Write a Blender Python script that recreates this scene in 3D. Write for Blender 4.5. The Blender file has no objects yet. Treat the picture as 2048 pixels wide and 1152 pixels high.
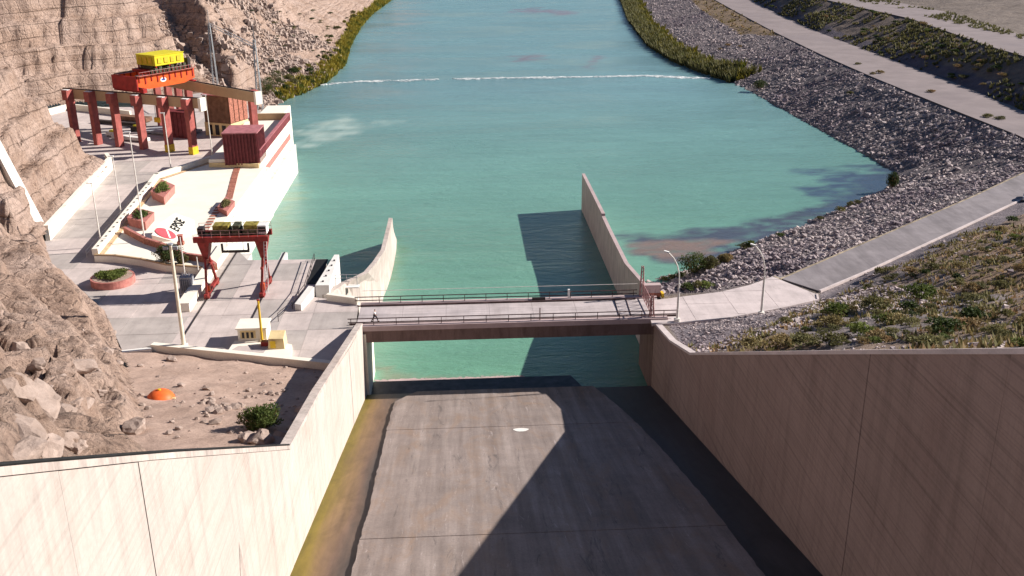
import bpy, bmesh, math, random
import numpy as np
from mathutils import Vector, Matrix
random.seed(7)
rng = np.random.default_rng(11)
scene = bpy.context.scene
COL = scene.collection

# ------------------------------------------------------------------ camera, sky, sun, exposure
FPX = 2000.0                                   # focal length in pixels of a 2048 px wide frame
PITCH, YAW, ROLL, CAM_H = math.radians(20.66), math.radians(3.0), math.radians(0.45), 50.0
cp, sp, cy_, sy_ = math.cos(PITCH), math.sin(PITCH), math.cos(YAW), math.sin(YAW)
FWD = np.array([sy_*cp, cy_*cp, -sp]); R0 = np.array([cy_, -sy_, 0.0]); U0 = np.array([sy_*sp, cy_*sp, cp])
RGT = math.cos(ROLL)*R0 - math.sin(ROLL)*U0
UPV = math.sin(ROLL)*R0 + math.cos(ROLL)*U0
EYE = np.array([0.0, 0.0, CAM_H])
cam_d = bpy.data.cameras.new('camera'); cam = bpy.data.objects.new('camera', cam_d); COL.objects.link(cam)
cam_d.sensor_width = 36.0; cam_d.lens = 36.0*FPX/2048.0; cam_d.clip_start = 0.5; cam_d.clip_end = 12000
M = Matrix.Identity(4)
for i in range(3):
    M[i][0], M[i][1], M[i][2], M[i][3] = RGT[i], UPV[i], -FWD[i], EYE[i]
cam.matrix_world = M
scene.camera = cam

SUN_EL, SUN_AZ = math.radians(29.5), math.radians(9.5)      # azimuth measured from +X towards +Y
world = bpy.data.worlds.new('World'); scene.world = world; world.use_nodes = True
wn = world.node_tree.nodes; wl = world.node_tree.links
sky = wn.new('ShaderNodeTexSky'); sky.sky_type = 'NISHITA'; sky.sun_disc = False
sky.sun_elevation = SUN_EL; sky.sun_rotation = math.radians(90) - SUN_AZ
sky.altitude = 1500; sky.air_density = 1.0; sky.dust_density = 0.0; sky.ozone_density = 4.0
wn['Background'].inputs['Strength'].default_value = 0.05
wl.new(sky.outputs['Color'], wn['Background'].inputs['Color'])
sun_d = bpy.data.lights.new('sun', 'SUN'); sun = bpy.data.objects.new('sun', sun_d); COL.objects.link(sun)
sun_d.energy = 5.0; sun_d.angle = math.radians(0.5); sun_d.color = (1.0, 0.93, 0.86)
sdir = Vector((math.cos(SUN_EL)*math.cos(SUN_AZ), math.cos(SUN_EL)*math.sin(SUN_AZ), math.sin(SUN_EL)))
sun.rotation_euler = sdir.to_track_quat('Z', 'Y').to_euler(); sun.location = (200, 60, 200)
scene.view_settings.view_transform = 'Standard'; scene.view_settings.look = 'None'
scene.view_settings.gamma = 1.0; scene.view_settings.use_curve_mapping = False
scene.view_settings.exposure = 0.80
scene.cycles.max_bounces = 6; scene.cycles.diffuse_bounces = 3; scene.cycles.glossy_bounces = 3

# ------------------------------------------------------------------ surveying helpers: points of the place read off the photograph
def ray(px, py): return FWD + RGT*(px-1024)/FPX - UPV*(py-576)/FPX
def P(px, py, z=0.0):
    d = ray(px, py); return EYE + d*((z-CAM_H)/d[2])
def PX(px, py, X0):
    d = ray(px, py); return EYE + d*(X0/d[0])
def PY(px, py, Y0):
    d = ray(px, py); return EYE + d*(Y0/d[1])
def proj(p):
    v = np.asarray(p, float)-EYE; w = v @ FWD
    return 1024+FPX*(v @ RGT)/w, 576-FPX*(v @ UPV)/w, w
def hit(px, py, zfun, t0=15.0, t1=900.0):
    d = ray(px, py); ts = np.linspace(t0, t1, 4000); pts = EYE + d*ts[:, None]
    h = zfun(pts[:, 0], pts[:, 1]); below = np.nonzero(pts[:, 2] < h)[0]
    return pts[below[0]] if len(below) else pts[-1]

WZ = -10.5                                      # water level; the road deck is z = 0
XL, XR = -13.0, 24.7                            # inner faces of the spillway chute
YN, YF = 119.2, 127.9                           # near and far edge of the bridge

# ------------------------------------------------------------------ noise
_perm = np.random.default_rng(3).permutation(256); _perm = np.concatenate([_perm, _perm, _perm])
_g = np.random.default_rng(4).normal(size=(256, 3)); _g /= np.linalg.norm(_g, axis=1)[:, None]
def perlin(x, y, z):
    x, y, z = np.broadcast_arrays(np.asarray(x, float), np.asarray(y, float), np.asarray(z, float))
    xi, yi, zi = np.floor(x).astype(int), np.floor(y).astype(int), np.floor(z).astype(int)
    xf, yf, zf = x-xi, y-yi, z-zi
    u, v, w = [t*t*t*(t*(t*6-15)+10) for t in (xf, yf, zf)]
    out = 0
    for i in (0, 1):
        for j in (0, 1):
            for k in (0, 1):
                h = _perm[_perm[_perm[(xi+i) & 255]+((yj := (yi+j) & 255))]+((zi+k) & 255)]
                g = _g[h]
                d = g[..., 0]*(xf-i)+g[..., 1]*(yf-j)+g[..., 2]*(zf-k)
                out = out + d*(u if i else 1-u)*(v if j else 1-v)*(w if k else 1-w)
    return out*1.5
def fbm(x, y, z=0.0, o=4, lac=2.03, gain=0.5):
    s, a = 0, 1.0
    for i in range(o):
        s = s + a*perlin(x+17.3*i, y-9.1*i, z+3.7*i); x = x*lac; y = y*lac; z = z*lac if not np.isscalar(z) else z*lac; a *= gain
    return s
def ridge(x, y, z=0.0, o=3):
    s, a = 0, 1.0
    for i in range(o):
        s = s + a*(1-2*np.abs(perlin(x+5.1*i, y+7.7*i, z)))
        x = x*2.1; y = y*2.1; a *= 0.5
    return s

# ------------------------------------------------------------------ materials
class NT:
    def __init__(s, name):
        s.m = bpy.data.materials.new(name); s.m.use_nodes = True
        s.t = s.m.node_tree; s.n = s.t.nodes; s.b = s.n['Principled BSDF']; s.b.inputs['Roughness'].default_value = 0.85
        s.b.inputs['Specular IOR Level'].default_value = 0.25
    def new(s, k, **kw):
        n = s.n.new(k)
        for a, v in kw.items(): setattr(n, a, v)
        return n
    def set(s, sock, v):
        if isinstance(v, bpy.types.NodeSocket): s.t.links.new(v, sock)
        elif isinstance(v, (tuple, list)) and len(v) == 3 and sock.type == 'RGBA': sock.default_value = (*v, 1)
        else: sock.default_value = v
    def coord(s, scale=(1, 1, 1), rot=(0, 0, 0), kind='Object'):
        g = s.n.get('G') or s.new('ShaderNodeNewGeometry', name='G')
        m = s.new('ShaderNodeMapping'); s.t.links.new(g.outputs['Position'], m.inputs[0])
        m.inputs['Scale'].default_value = scale; m.inputs['Rotation'].default_value = rot
        return m.outputs[0]
    def noise(s, scale, det=4, vec=None, rough=0.55, dist=0.0):
        n = s.new('ShaderNodeTexNoise'); s.set(n.inputs['Vector'], vec if vec is not None else s.coord())
        n.inputs['Scale'].default_value = scale; n.inputs['Detail'].default_value = det
        n.inputs['Roughness'].default_value = rough; n.inputs['Distortion'].default_value = dist
        return n.outputs['Fac']
    def voro(s, scale, vec=None, feat='F1', out='Distance'):
        n = s.new('ShaderNodeTexVoronoi', feature=feat); s.set(n.inputs['Vector'], vec if vec is not None else s.coord())
        n.inputs['Scale'].default_value = scale; return n.outputs[out]
    def ramp(s, fac, *stops):
        r = s.new('ShaderNodeValToRGB'); s.set(r.inputs[0], fac); el = r.color_ramp.elements
        while len(el) < len(stops): el.new(0.5)
        for e, (p, c) in zip(el, stops):
            e.position = p; e.color = (*c, 1) if isinstance(c, (tuple, list)) else (c, c, c, 1)
        return r.outputs[0]
    def mix(s, fac, a, b, mode='MIX'):
        n = s.new('ShaderNodeMix', data_type='RGBA', blend_type=mode)
        s.set(n.inputs[0], fac); s.set(n.inputs[6], a); s.set(n.inputs[7], b); return n.outputs[2]
    def math(s, op, a, b=0.0):
        n = s.new('ShaderNodeMath', operation=op); s.set(n.inputs[0], a); s.set(n.inputs[1], b); return n.outputs[0]
    def attr(s, name):
        n = s.new('ShaderNodeAttribute', attribute_name=name); return n
    def bump(s, h, strength=0.5, dist=0.1, prev=None):
        n = s.new('ShaderNodeBump'); s.set(n.inputs['Height'], h)
        n.inputs['Strength'].default_value = strength; n.inputs['Distance'].default_value = dist
        if prev is not None: s.t.links.new(prev, n.inputs['Normal'])
        s.t.links.new(n.outputs[0], s.b.inputs['Normal']); return n.outputs[0]
    def color(s, c): s.set(s.b.inputs['Base Color'], c); return s
    def rough(s, v): s.set(s.b.inputs['Roughness'], v); return s

MAT = {}
def plain(name, c, rough=0.7, var=0.12, scale=1.2, metal=0.0, dirt=None):
    k = NT(name)
    d = tuple(x*(1-var*2.2) for x in c); l = tuple(min(1, x*(1+var)) for x in c)
    col = k.ramp(k.noise(scale, 5), (0.3, d), (0.7, l))
    if dirt:
        col = k.mix(k.ramp(k.noise(scale*0.35, 6, rough=0.65), (0.52, 0.0), (0.72, 0.75)), col, dirt)
    k.color(col); k.rough(rough); k.b.inputs['Metallic'].default_value = metal
    MAT[name] = k.m; return k.m
def concrete(name, c, stain, scale=0.35, var=0.18, streak=None, bump=0.25):
    k = NT(name)
    a = tuple(x*(1-var) for x in c); b = tuple(x*(1+var) for x in c)
    col = k.ramp(k.noise(scale, 7, rough=0.62), (0.28, a), (0.72, b))
    col = k.mix(k.ramp(k.noise(scale*0.22, 6, rough=0.7, dist=0.6), (0.5, 0.0), (0.74, 0.8)), col, stain)
    fine = k.noise(6.0, 5, rough=0.7)
    col = k.mix(0.35, col, k.ramp(fine, (0.3, 0.55), (0.7, 1.0)), 'MULTIPLY')
    if streak:
        st = k.noise(1.0, 4, vec=k.coord(scale=streak), rough=0.7)
        col = k.mix(0.55, col, k.ramp(st, (0.36, 0.5), (0.55, 1.0)), 'MULTIPLY')
    if name in ('plaza', 'roadslab', 'apron', 'deck', 'asphalt'):
        sp2 = k.noise(0.55, 6, rough=0.75, dist=0.9); col = k.mix(k.ramp(sp2, (0.60, 0.0), (0.72, 0.45)), col, tuple(x*0.62 for x in stain))
        ln2 = k.noise(1.0, 5, vec=k.coord(scale=(0.9, 0.06, 1), rot=(0, 0, 0.12 if name != 'deck' else 1.57)), rough=0.7); col = k.mix(0.35, col, k.ramp(ln2, (0.36, 0.72), (0.52, 1.0)), 'MULTIPLY')
    k.color(col); k.rough(0.9); k.bump(fine, bump, 0.03)
    MAT[name] = k.m; return k.m

concrete('plaza', (0.57, 0.49, 0.455), (0.47, 0.40, 0.38))
concrete('roadslab', (0.45, 0.40, 0.37), (0.38, 0.335, 0.315))
concrete('apron', (0.60, 0.515, 0.495), (0.51, 0.44, 0.42))
concrete('deck', (0.55, 0.48, 0.47), (0.45, 0.40, 0.41), streak=(0.05, 1.2, 1))
concrete('pink_concrete', (0.48, 0.37, 0.36), (0.36, 0.28, 0.27))
concrete('wall_concrete', (0.55, 0.47, 0.42), (0.46, 0.36, 0.31), streak=(1.5, 1.5, 0.12))
concrete('girder', (0.20, 0.135, 0.12), (0.13, 0.085, 0.08), streak=(1.2, 1.2, 0.2))
concrete('asphalt', (0.265, 0.235, 0.24), (0.215, 0.19, 0.20), streak=(0.25, 0.05, 1))
concrete('dirt_road', (0.26, 0.215, 0.21), (0.205, 0.17, 0.175), scale=0.12)
concrete('cream', (0.88, 0.82, 0.70), (0.83, 0.75, 0.61), scale=0.5, var=0.05, bump=0.1)
concrete('tan_beam', (0.52, 0.37, 0.22), (0.44, 0.30, 0.17), scale=0.6, var=0.08, bump=0.1)
concrete('river_wall', (0.70, 0.66, 0.60), (0.52, 0.50, 0.47), scale=0.3, streak=(0.8, 0.8, 0.1))
concrete('white_concrete', (0.78, 0.75, 0.70), (0.62, 0.58, 0.53), scale=0.5, var=0.08)
plain('red_column', (0.36, 0.10, 0.085), 0.7, 0.15, 0.9)
plain('brick', (0.40, 0.16, 0.11), 0.85, 0.25, 3.0)
plain('planter', (0.48, 0.19, 0.16), 0.8, 0.12, 1.5)
plain('maroon', (0.175, 0.035, 0.04), 0.6, 0.2, 1.3)
plain('maroon_top', (0.42, 0.16, 0.17), 0.7, 0.15, 1.0)
plain('brown_panel', (0.21, 0.115, 0.075), 0.8, 0.2, 0.8)
plain('orange', (0.72, 0.115, 0.022), 0.45, 0.10, 0.7, dirt=(0.40, 0.07, 0.03))
plain('crane_red', (0.33, 0.022, 0.02), 0.5, 0.15, 0.8)
plain('gantry_red', (0.29, 0.035, 0.03), 0.5, 0.25, 1.2, dirt=(0.17, 0.045, 0.03))
plain('yellow', (0.66, 0.56, 0.02), 0.5, 0.08, 0.6)
plain('yellow_mark', (0.70, 0.46, 0.03), 0.6, 0.1, 1.5)
plain('yellow_wall', (0.74, 0.58, 0.31), 0.75, 0.08, 1.0)
plain('dark_metal', (0.045, 0.035, 0.035), 0.5, 0.3, 2.0)
plain('rail_brown', (0.10, 0.06, 0.055), 0.55, 0.3, 2.0)
plain('gate_pink', (0.42, 0.23, 0.22), 0.6, 0.25, 2.5)
plain('pale_pole', (0.74, 0.70, 0.64), 0.5, 0.1, 2.0)
plain('cream_pole', (0.76, 0.70, 0.55), 0.55, 0.08, 2.0)
plain('galv', (0.36, 0.37, 0.38), 0.45, 0.15, 2.0)
plain('grey_box', (0.33, 0.34, 0.37), 0.6, 0.12, 1.5)
plain('white', (0.78, 0.77, 0.74), 0.6, 0.06, 1.5)
plain('shadow_tone', (0.035, 0.035, 0.04), 0.45, 0.4, 0.8)
plain('black', (0.015, 0.015, 0.015), 0.7, 0.2, 1.0)
plain('machinery', (0.09, 0.09, 0.05), 0.6, 0.4, 3.0)
plain('machinery_olive', (0.30, 0.24, 0.05), 0.6, 0.35, 2.0)
plain('dome_orange', (0.80, 0.14, 0.03), 0.5, 0.08, 2.0)
plain('emblem_red', (0.62, 0.10, 0.12), 0.6, 0.08, 2.0)
plain('blue', (0.05, 0.10, 0.40), 0.6, 0.1, 2.0)
plain('window_dark', (0.03, 0.025, 0.03), 0.2, 0.2, 1.0)
plain('skin', (0.40, 0.22, 0.14), 0.6, 0.05); plain('cloth_white', (0.75, 0.75, 0.76), 0.8, 0.05)
plain('cloth_dark', (0.02, 0.02, 0.03), 0.8, 0.1); plain('hair', (0.02, 0.013, 0.01), 0.6, 0.1)
plain('car_paint', (0.70, 0.70, 0.70), 0.3, 0.03); plain('car_glass', (0.015, 0.018, 0.02), 0.08, 0.1); plain('tyre', (0.02, 0.02, 0.02), 0.9, 0.1)
plain('edge_stone', (0.36, 0.29, 0.20), 0.85, 0.35, 0.6)
plain('ochre_path', (0.60, 0.40, 0.24), 0.85, 0.15, 2.0)

def leafmat(name, dark, light, dry=None):
    k = NT(name)
    oi = k.new('ShaderNodeObjectInfo').outputs['Random']
    f = k.math('ADD', k.math('MULTIPLY', k.noise(1.1, 3), 0.7), k.math('MULTIPLY', oi, 0.35))
    col = k.ramp(f, (0.28, dark), (0.72, light))
    if dry: col = k.mix(k.ramp(k.noise(0.16, 4), (0.48, 0.0), (0.62, 1.0)), col, dry)
    k.color(col); k.rough(0.75)
    tr = k.new('ShaderNodeBsdfTranslucent'); k.set(tr.inputs['Color'], col)
    ms = k.new('ShaderNodeMixShader'); ms.inputs[0].default_value = 0.25
    k.t.links.new(k.b.outputs[0], ms.inputs[1]); k.t.links.new(tr.outputs[0], ms.inputs[2])
    k.t.links.new(ms.outputs[0], k.n['Material Output'].inputs['Surface'])
    MAT[name] = k.m
leafmat('leaf_green', (0.055, 0.085, 0.02), (0.17, 0.20, 0.045))
leafmat('leaf_dark', (0.022, 0.042, 0.012), (0.065, 0.09, 0.022))
leafmat('leaf_dry', (0.15, 0.125, 0.05), (0.30, 0.235, 0.10), (0.32, 0.20, 0.10))
leafmat('leaf_olive', (0.085, 0.085, 0.03), (0.20, 0.18, 0.07))
leafmat('reed', (0.12, 0.11, 0.015), (0.33, 0.26, 0.035), (0.10, 0.12, 0.02))

def rockmat(name, lo, hi, pale, bump_d=0.35):
    k = NT(name)
    tilt = k.coord(rot=(0.05, 0.09, 0))
    strat = k.noise(1.0, 6, vec=k.coord(scale=(0.03, 0.03, 0.55), rot=(0.04, 0.10, 0)), rough=0.7, dist=0.3)
    big = k.noise(0.09, 6, rough=0.6)
    col = k.ramp(strat, (0.32, lo), (0.62, hi))
    col = k.mix(k.ramp(big, (0.45, 0.0), (0.68, 0.85)), col, pale)
    warp = k.new('ShaderNodeVectorMath', operation='ADD')
    nz = k.new('ShaderNodeTexNoise'); k.set(nz.inputs['Vector'], k.coord()); nz.inputs['Scale'].default_value = 0.35; nz.inputs['Detail'].default_value = 4
    sc = k.new('ShaderNodeVectorMath', operation='SCALE'); k.t.links.new(nz.outputs['Color'], sc.inputs[0]); sc.inputs['Scale'].default_value = 2.2
    k.t.links.new(k.coord(scale=(1, 1, 0.55)), warp.inputs[0]); k.t.links.new(sc.outputs[0], warp.inputs[1])
    crack = k.voro(0.28, vec=warp.outputs[0], feat='DISTANCE_TO_EDGE')
    crk = k.ramp(crack, (0.0, 0.0), (0.055, 1.0))
    fine = k.noise(1.7, 8, rough=0.68)
    f2 = k.noise(7.0, 6, rough=0.7)
    bw = k.new('ShaderNodeTexWave', wave_type='BANDS', bands_direction='Z', wave_profile='SAW'); k.set(bw.inputs['Vector'], k.coord(rot=(0.03, 0.06, 0)))
    bw.inputs['Scale'].default_value = 0.085; bw.inputs['Distortion'].default_value = 5.0; bw.inputs['Detail'].default_value = 5; bw.inputs['Detail Scale'].default_value = 0.35
    bed = k.ramp(bw.outputs['Fac'], (0.0, 0.0), (0.05, 1.0), (0.93, 1.0), (1.0, 0.25))
    brk = k.ramp(k.noise(0.22, 4), (0.40, 0.0), (0.60, 0.85))
    col = k.mix(brk, col, k.mix(1.0, col, k.ramp(bed, (0.0, (0.30, 0.24, 0.21)), (1.0, 1.0)), 'MULTIPLY'))
    col = k.mix(0.6, col, k.ramp(fine, (0.34, 0.4), (0.58, 1.0)), 'MULTIPLY')
    dk = k.noise(1.0, 7, vec=k.coord(scale=(0.55, 0.55, 0.16), rot=(0.1, 0.25, 0)), rough=0.75)
    col = k.mix(k.ramp(dk, (0.36, 0.8), (0.44, 0.0)), col, (0.11, 0.07, 0.055))
    col = k.mix(0.45, col, k.ramp(f2, (0.34, 0.55), (0.6, 1.0)), 'MULTIPLY')
    k.color(col); k.rough(0.95)
    h = k.math('ADD', k.math('MULTIPLY', strat, 1.6), k.math('ADD', k.math('MULTIPLY', crk, 0.35), k.math('ADD', k.math('MULTIPLY', fine, 1.0), k.math('ADD', k.math('MULTIPLY', f2, 0.3), k.math('MULTIPLY', bed, 0.5)))))
    k.bump(h, 1.0, bump_d*1.5); MAT[name] = k.m
rockmat('rock', (0.34, 0.225, 0.165), (0.50, 0.36, 0.285), (0.55, 0.41, 0.34))
k = NT('boulder'); f = k.noise(0.9, 6); col = k.ramp(f, (0.3, (0.29, 0.215, 0.175)), (0.7, (0.43, 0.335, 0.285)))
f2 = k.noise(5, 6, rough=.7); k.color(k.mix(0.4, col, k.ramp(f2, (0.3, .5), (0.65, 1.0)), 'MULTIPLY')); k.bump(f2, 0.6, 0.08); MAT['boulder'] = k.m
k = NT('riprap_stone'); oi = k.voro(0.55, feat='F1', out='Color')
sp_ = k.new('ShaderNodeSeparateColor'); k.set(sp_.inputs[0], oi)
col = k.ramp(sp_.outputs[0], (0.0, (0.27, 0.225, 0.225)), (0.5, (0.37, 0.31, 0.30)), (1.0, (0.56, 0.47, 0.445)))
zone = k.ramp(k.noise(0.035, 3), (0.38, (0.62, 0.59, 0.65)), (0.58, (1.0, 1.0, 1.0)))
k.color(k.mix(1.0, col, zone, 'MULTIPLY')); k.bump(k.noise(4, 5), .5, .06); MAT['riprap_stone'] = k.m

# sand / sandy slope, coloured by the ground itself
k = NT('sand'); f = k.noise(0.16, 7, rough=0.65); col = k.ramp(f, (0.32, (0.36, 0.25, 0.195)), (0.66, (0.50, 0.36, 0.29)))
f2 = k.noise(3.2, 7, rough=0.75); col = k.mix(0.55, col, k.ramp(f2, (0.33, 0.45), (0.6, 1.0)), 'MULTIPLY')
k.color(col); h = k.math('ADD', f2, k.math('MULTIPLY', f, 3.0)); k.bump(h, 0.7, 0.12); MAT['sand'] = k.m
# right-hand ground: zones come from a painted attribute
k = NT('bank_ground'); zc = k.attr('tint'); f = k.noise(0.5, 8, rough=0.7); f2 = k.noise(3.0, 7, rough=0.75)
col = k.mix(0.75, zc.outputs['Color'], k.ramp(f, (0.30, (0.45, 0.43, 0.46)), (0.66, (1.15, 1.12, 1.1))), 'MULTIPLY')
col = k.mix(0.6, col, k.ramp(f2, (0.32, 0.40), (0.62, 1.0)), 'MULTIPLY')
k.color(col); k.bump(k.math('ADD', f2, k.math('MULTIPLY', f, 2.0)), 0.9, 0.25); MAT['bank_ground'] = k.m
# chute floor
k = NT('chute_overlay'); st = k.noise(1.0, 7, vec=k.coord(scale=(0.85, 0.035, 0.035)), rough=0.65)
col = k.ramp(st, (0.30, (0.215, 0.17, 0.15)), (0.52, (0.30, 0.245, 0.22)), (0.75, (0.42, 0.35, 0.315)))
f = k.noise(0.25, 7, rough=0.7); col = k.mix(0.5, col, k.ramp(f, (0.3, 0.5), (0.62, 1.0)), 'MULTIPLY')
f2 = k.noise(5, 6, rough=.7); col = k.mix(0.4, col, k.ramp(f2, (0.3, .5), (0.65, 1.0)), 'MULTIPLY')
br = k.noise(0.3, 7, vec=k.coord(scale=(1, 0.3, 0.3)), rough=0.72, dist=1.0); col = k.mix(k.ramp(br, (0.5, 0.0), (0.68, 0.65)), col, (0.26, 0.175, 0.12))
dkc = k.noise(1.0, 7, vec=k.coord(scale=(0.7, 0.09, 0.09)), rough=0.8, dist=1.5); col = k.mix(k.ramp(dkc, (0.34, 0.7), (0.42, 0.0)), col, (0.10, 0.085, 0.08))
wh = k.noise(1.0, 6, vec=k.coord(scale=(1.4, 0.16, 0.16)), rough=0.8, dist=1.2)
col = k.mix(k.ramp(wh, (0.60, 0.0), (0.72, 0.6)), col, (0.55, 0.48, 0.46))
k.color(col); k.bump(f2, .3, .04); MAT['chute_overlay'] = k.m
k = NT('chute_bed'); g = k.n.get('G') or k.new('ShaderNodeNewGeometry', name='G'); sx = k.new('ShaderNodeSeparateXYZ'); k.t.links.new(g.outputs['Position'], sx.inputs[0])
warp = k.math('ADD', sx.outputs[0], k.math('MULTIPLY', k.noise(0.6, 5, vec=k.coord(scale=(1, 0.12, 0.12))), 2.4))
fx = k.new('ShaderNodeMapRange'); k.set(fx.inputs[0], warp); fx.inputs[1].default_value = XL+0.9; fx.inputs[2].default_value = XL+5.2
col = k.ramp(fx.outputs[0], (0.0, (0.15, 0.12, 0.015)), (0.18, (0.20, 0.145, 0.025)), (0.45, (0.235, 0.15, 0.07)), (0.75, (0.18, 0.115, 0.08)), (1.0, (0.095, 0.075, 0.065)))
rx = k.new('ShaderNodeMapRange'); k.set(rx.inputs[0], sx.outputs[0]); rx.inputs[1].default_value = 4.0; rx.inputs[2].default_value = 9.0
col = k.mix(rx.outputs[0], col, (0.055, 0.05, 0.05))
st = k.noise(1.0, 6, vec=k.coord(scale=(1.6, 0.06, 0.06)), rough=0.65); col = k.mix(0.45, col, k.ramp(st, (0.3, 0.5), (0.6, 1.0)), 'MULTIPLY')
ps = k.noise(0.45, 7, vec=k.coord(scale=(1, .4, .4)), rough=.75, dist=.8); col = k.mix(0.6, col, k.ramp(ps, (0.34, 0.5), (0.62, 1.08)), 'MULTIPLY')
k.color(col); k.rough(0.55); MAT['chute_bed'] = k.m
# board-marked walls: the marks run parallel to the chute bed
def boardwall(name, c, dark, strength, stain, base_stain=None):
    k = NT(name)
    a = math.atan(0.36)
    v = k.coord(rot=(a, 0, 0), scale=(0.4, 0.05, 3.6))
    ln = k.noise(1.0, 6, vec=v, rough=0.75)
    v2 = k.coord(rot=(a, 0, 0), scale=(0.4, 0.03, 6.5)); l2 = k.noise(1.0, 5, vec=v2, rough=0.7)
    big = k.noise(0.10, 6, rough=0.62)
    col = k.ramp(big, (0.3, tuple(x*0.88 for x in c)), (0.7, tuple(x*1.1 for x in c)))
    col = k.mix(k.ramp(k.noise(0.14, 6, rough=.68, dist=.5), (0.5, 0.0), (0.72, 0.7)), col, stain)
    col = k.mix(strength, col, k.ramp(ln, (0.36, dark), (0.50, 1.0)), 'MULTIPLY')
    col = k.mix(strength*0.7, col, k.ramp(l2, (0.36, dark), (0.46, 1.0)), 'MULTIPLY')
    vs = k.noise(1.0, 5, vec=k.coord(scale=(1, 0.9, 0.07)), rough=0.7); col = k.mix(0.35, col, k.ramp(vs, (0.34, 0.55), (0.52, 1.0)), 'MULTIPLY')
    f2 = k.noise(5, 6, rough=.7)
    col = k.mix(0.3, col, k.ramp(f2, (0.3, .6), (0.65, 1.0)), 'MULTIPLY')
    k.color(col); k.rough(0.9); k.bump(k.math('ADD', ln, k.math('MULTIPLY', f2, .5)), 0.25, 0.05); MAT[name] = k.m
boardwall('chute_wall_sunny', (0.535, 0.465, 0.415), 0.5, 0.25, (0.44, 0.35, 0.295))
boardwall('chute_wall_shade', (0.31, 0.222, 0.192), 0.5, 0.5, (0.255, 0.172, 0.148))  # same concrete as the sunny wall, with its shade put into the darker colour
# water
k = NT('water'); wc = k.attr('tint')
f = k.noise(0.03, 5, rough=.6, vec=k.coord(scale=(0.5, 1, 1))); col = k.mix(0.35, wc.outputs['Color'], k.ramp(f, (0.35, 0.72), (0.65, 1.16)), 'MULTIPLY')
st_ = k.noise(1.0, 6, vec=k.coord(scale=(0.05, 0.35, 1)), rough=.7); col = k.mix(0.4, col, k.ramp(st_, (0.35, 0.8), (0.65, 1.12)), 'MULTIPLY')
wd = k.noise(0.02, 4, vec=k.coord(scale=(0.6, 1.5, 1)), rough=.6, dist=1.2)
k.color(col); k.rough(k.ramp(wd, (0.35, 0.08), (0.65, 0.30))); k.b.inputs['IOR'].default_value = 1.33; k.b.inputs['Specular IOR Level'].default_value = 0.6
w1 = k.noise(1.0, 6, vec=k.coord(scale=(0.16, 0.42, 1)), rough=.62, dist=.4); w2 = k.noise(1.0, 5, vec=k.coord(scale=(0.9, 2.2, 1)), rough=.65)
k.bump(k.math('ADD', w1, k.math('MULTIPLY', w2, .35)), 0.7, 0.5); MAT['water'] = k.m
plain('foam', (0.80, 0.82, 0.80), 0.8, 0.1, 2.0)

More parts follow.
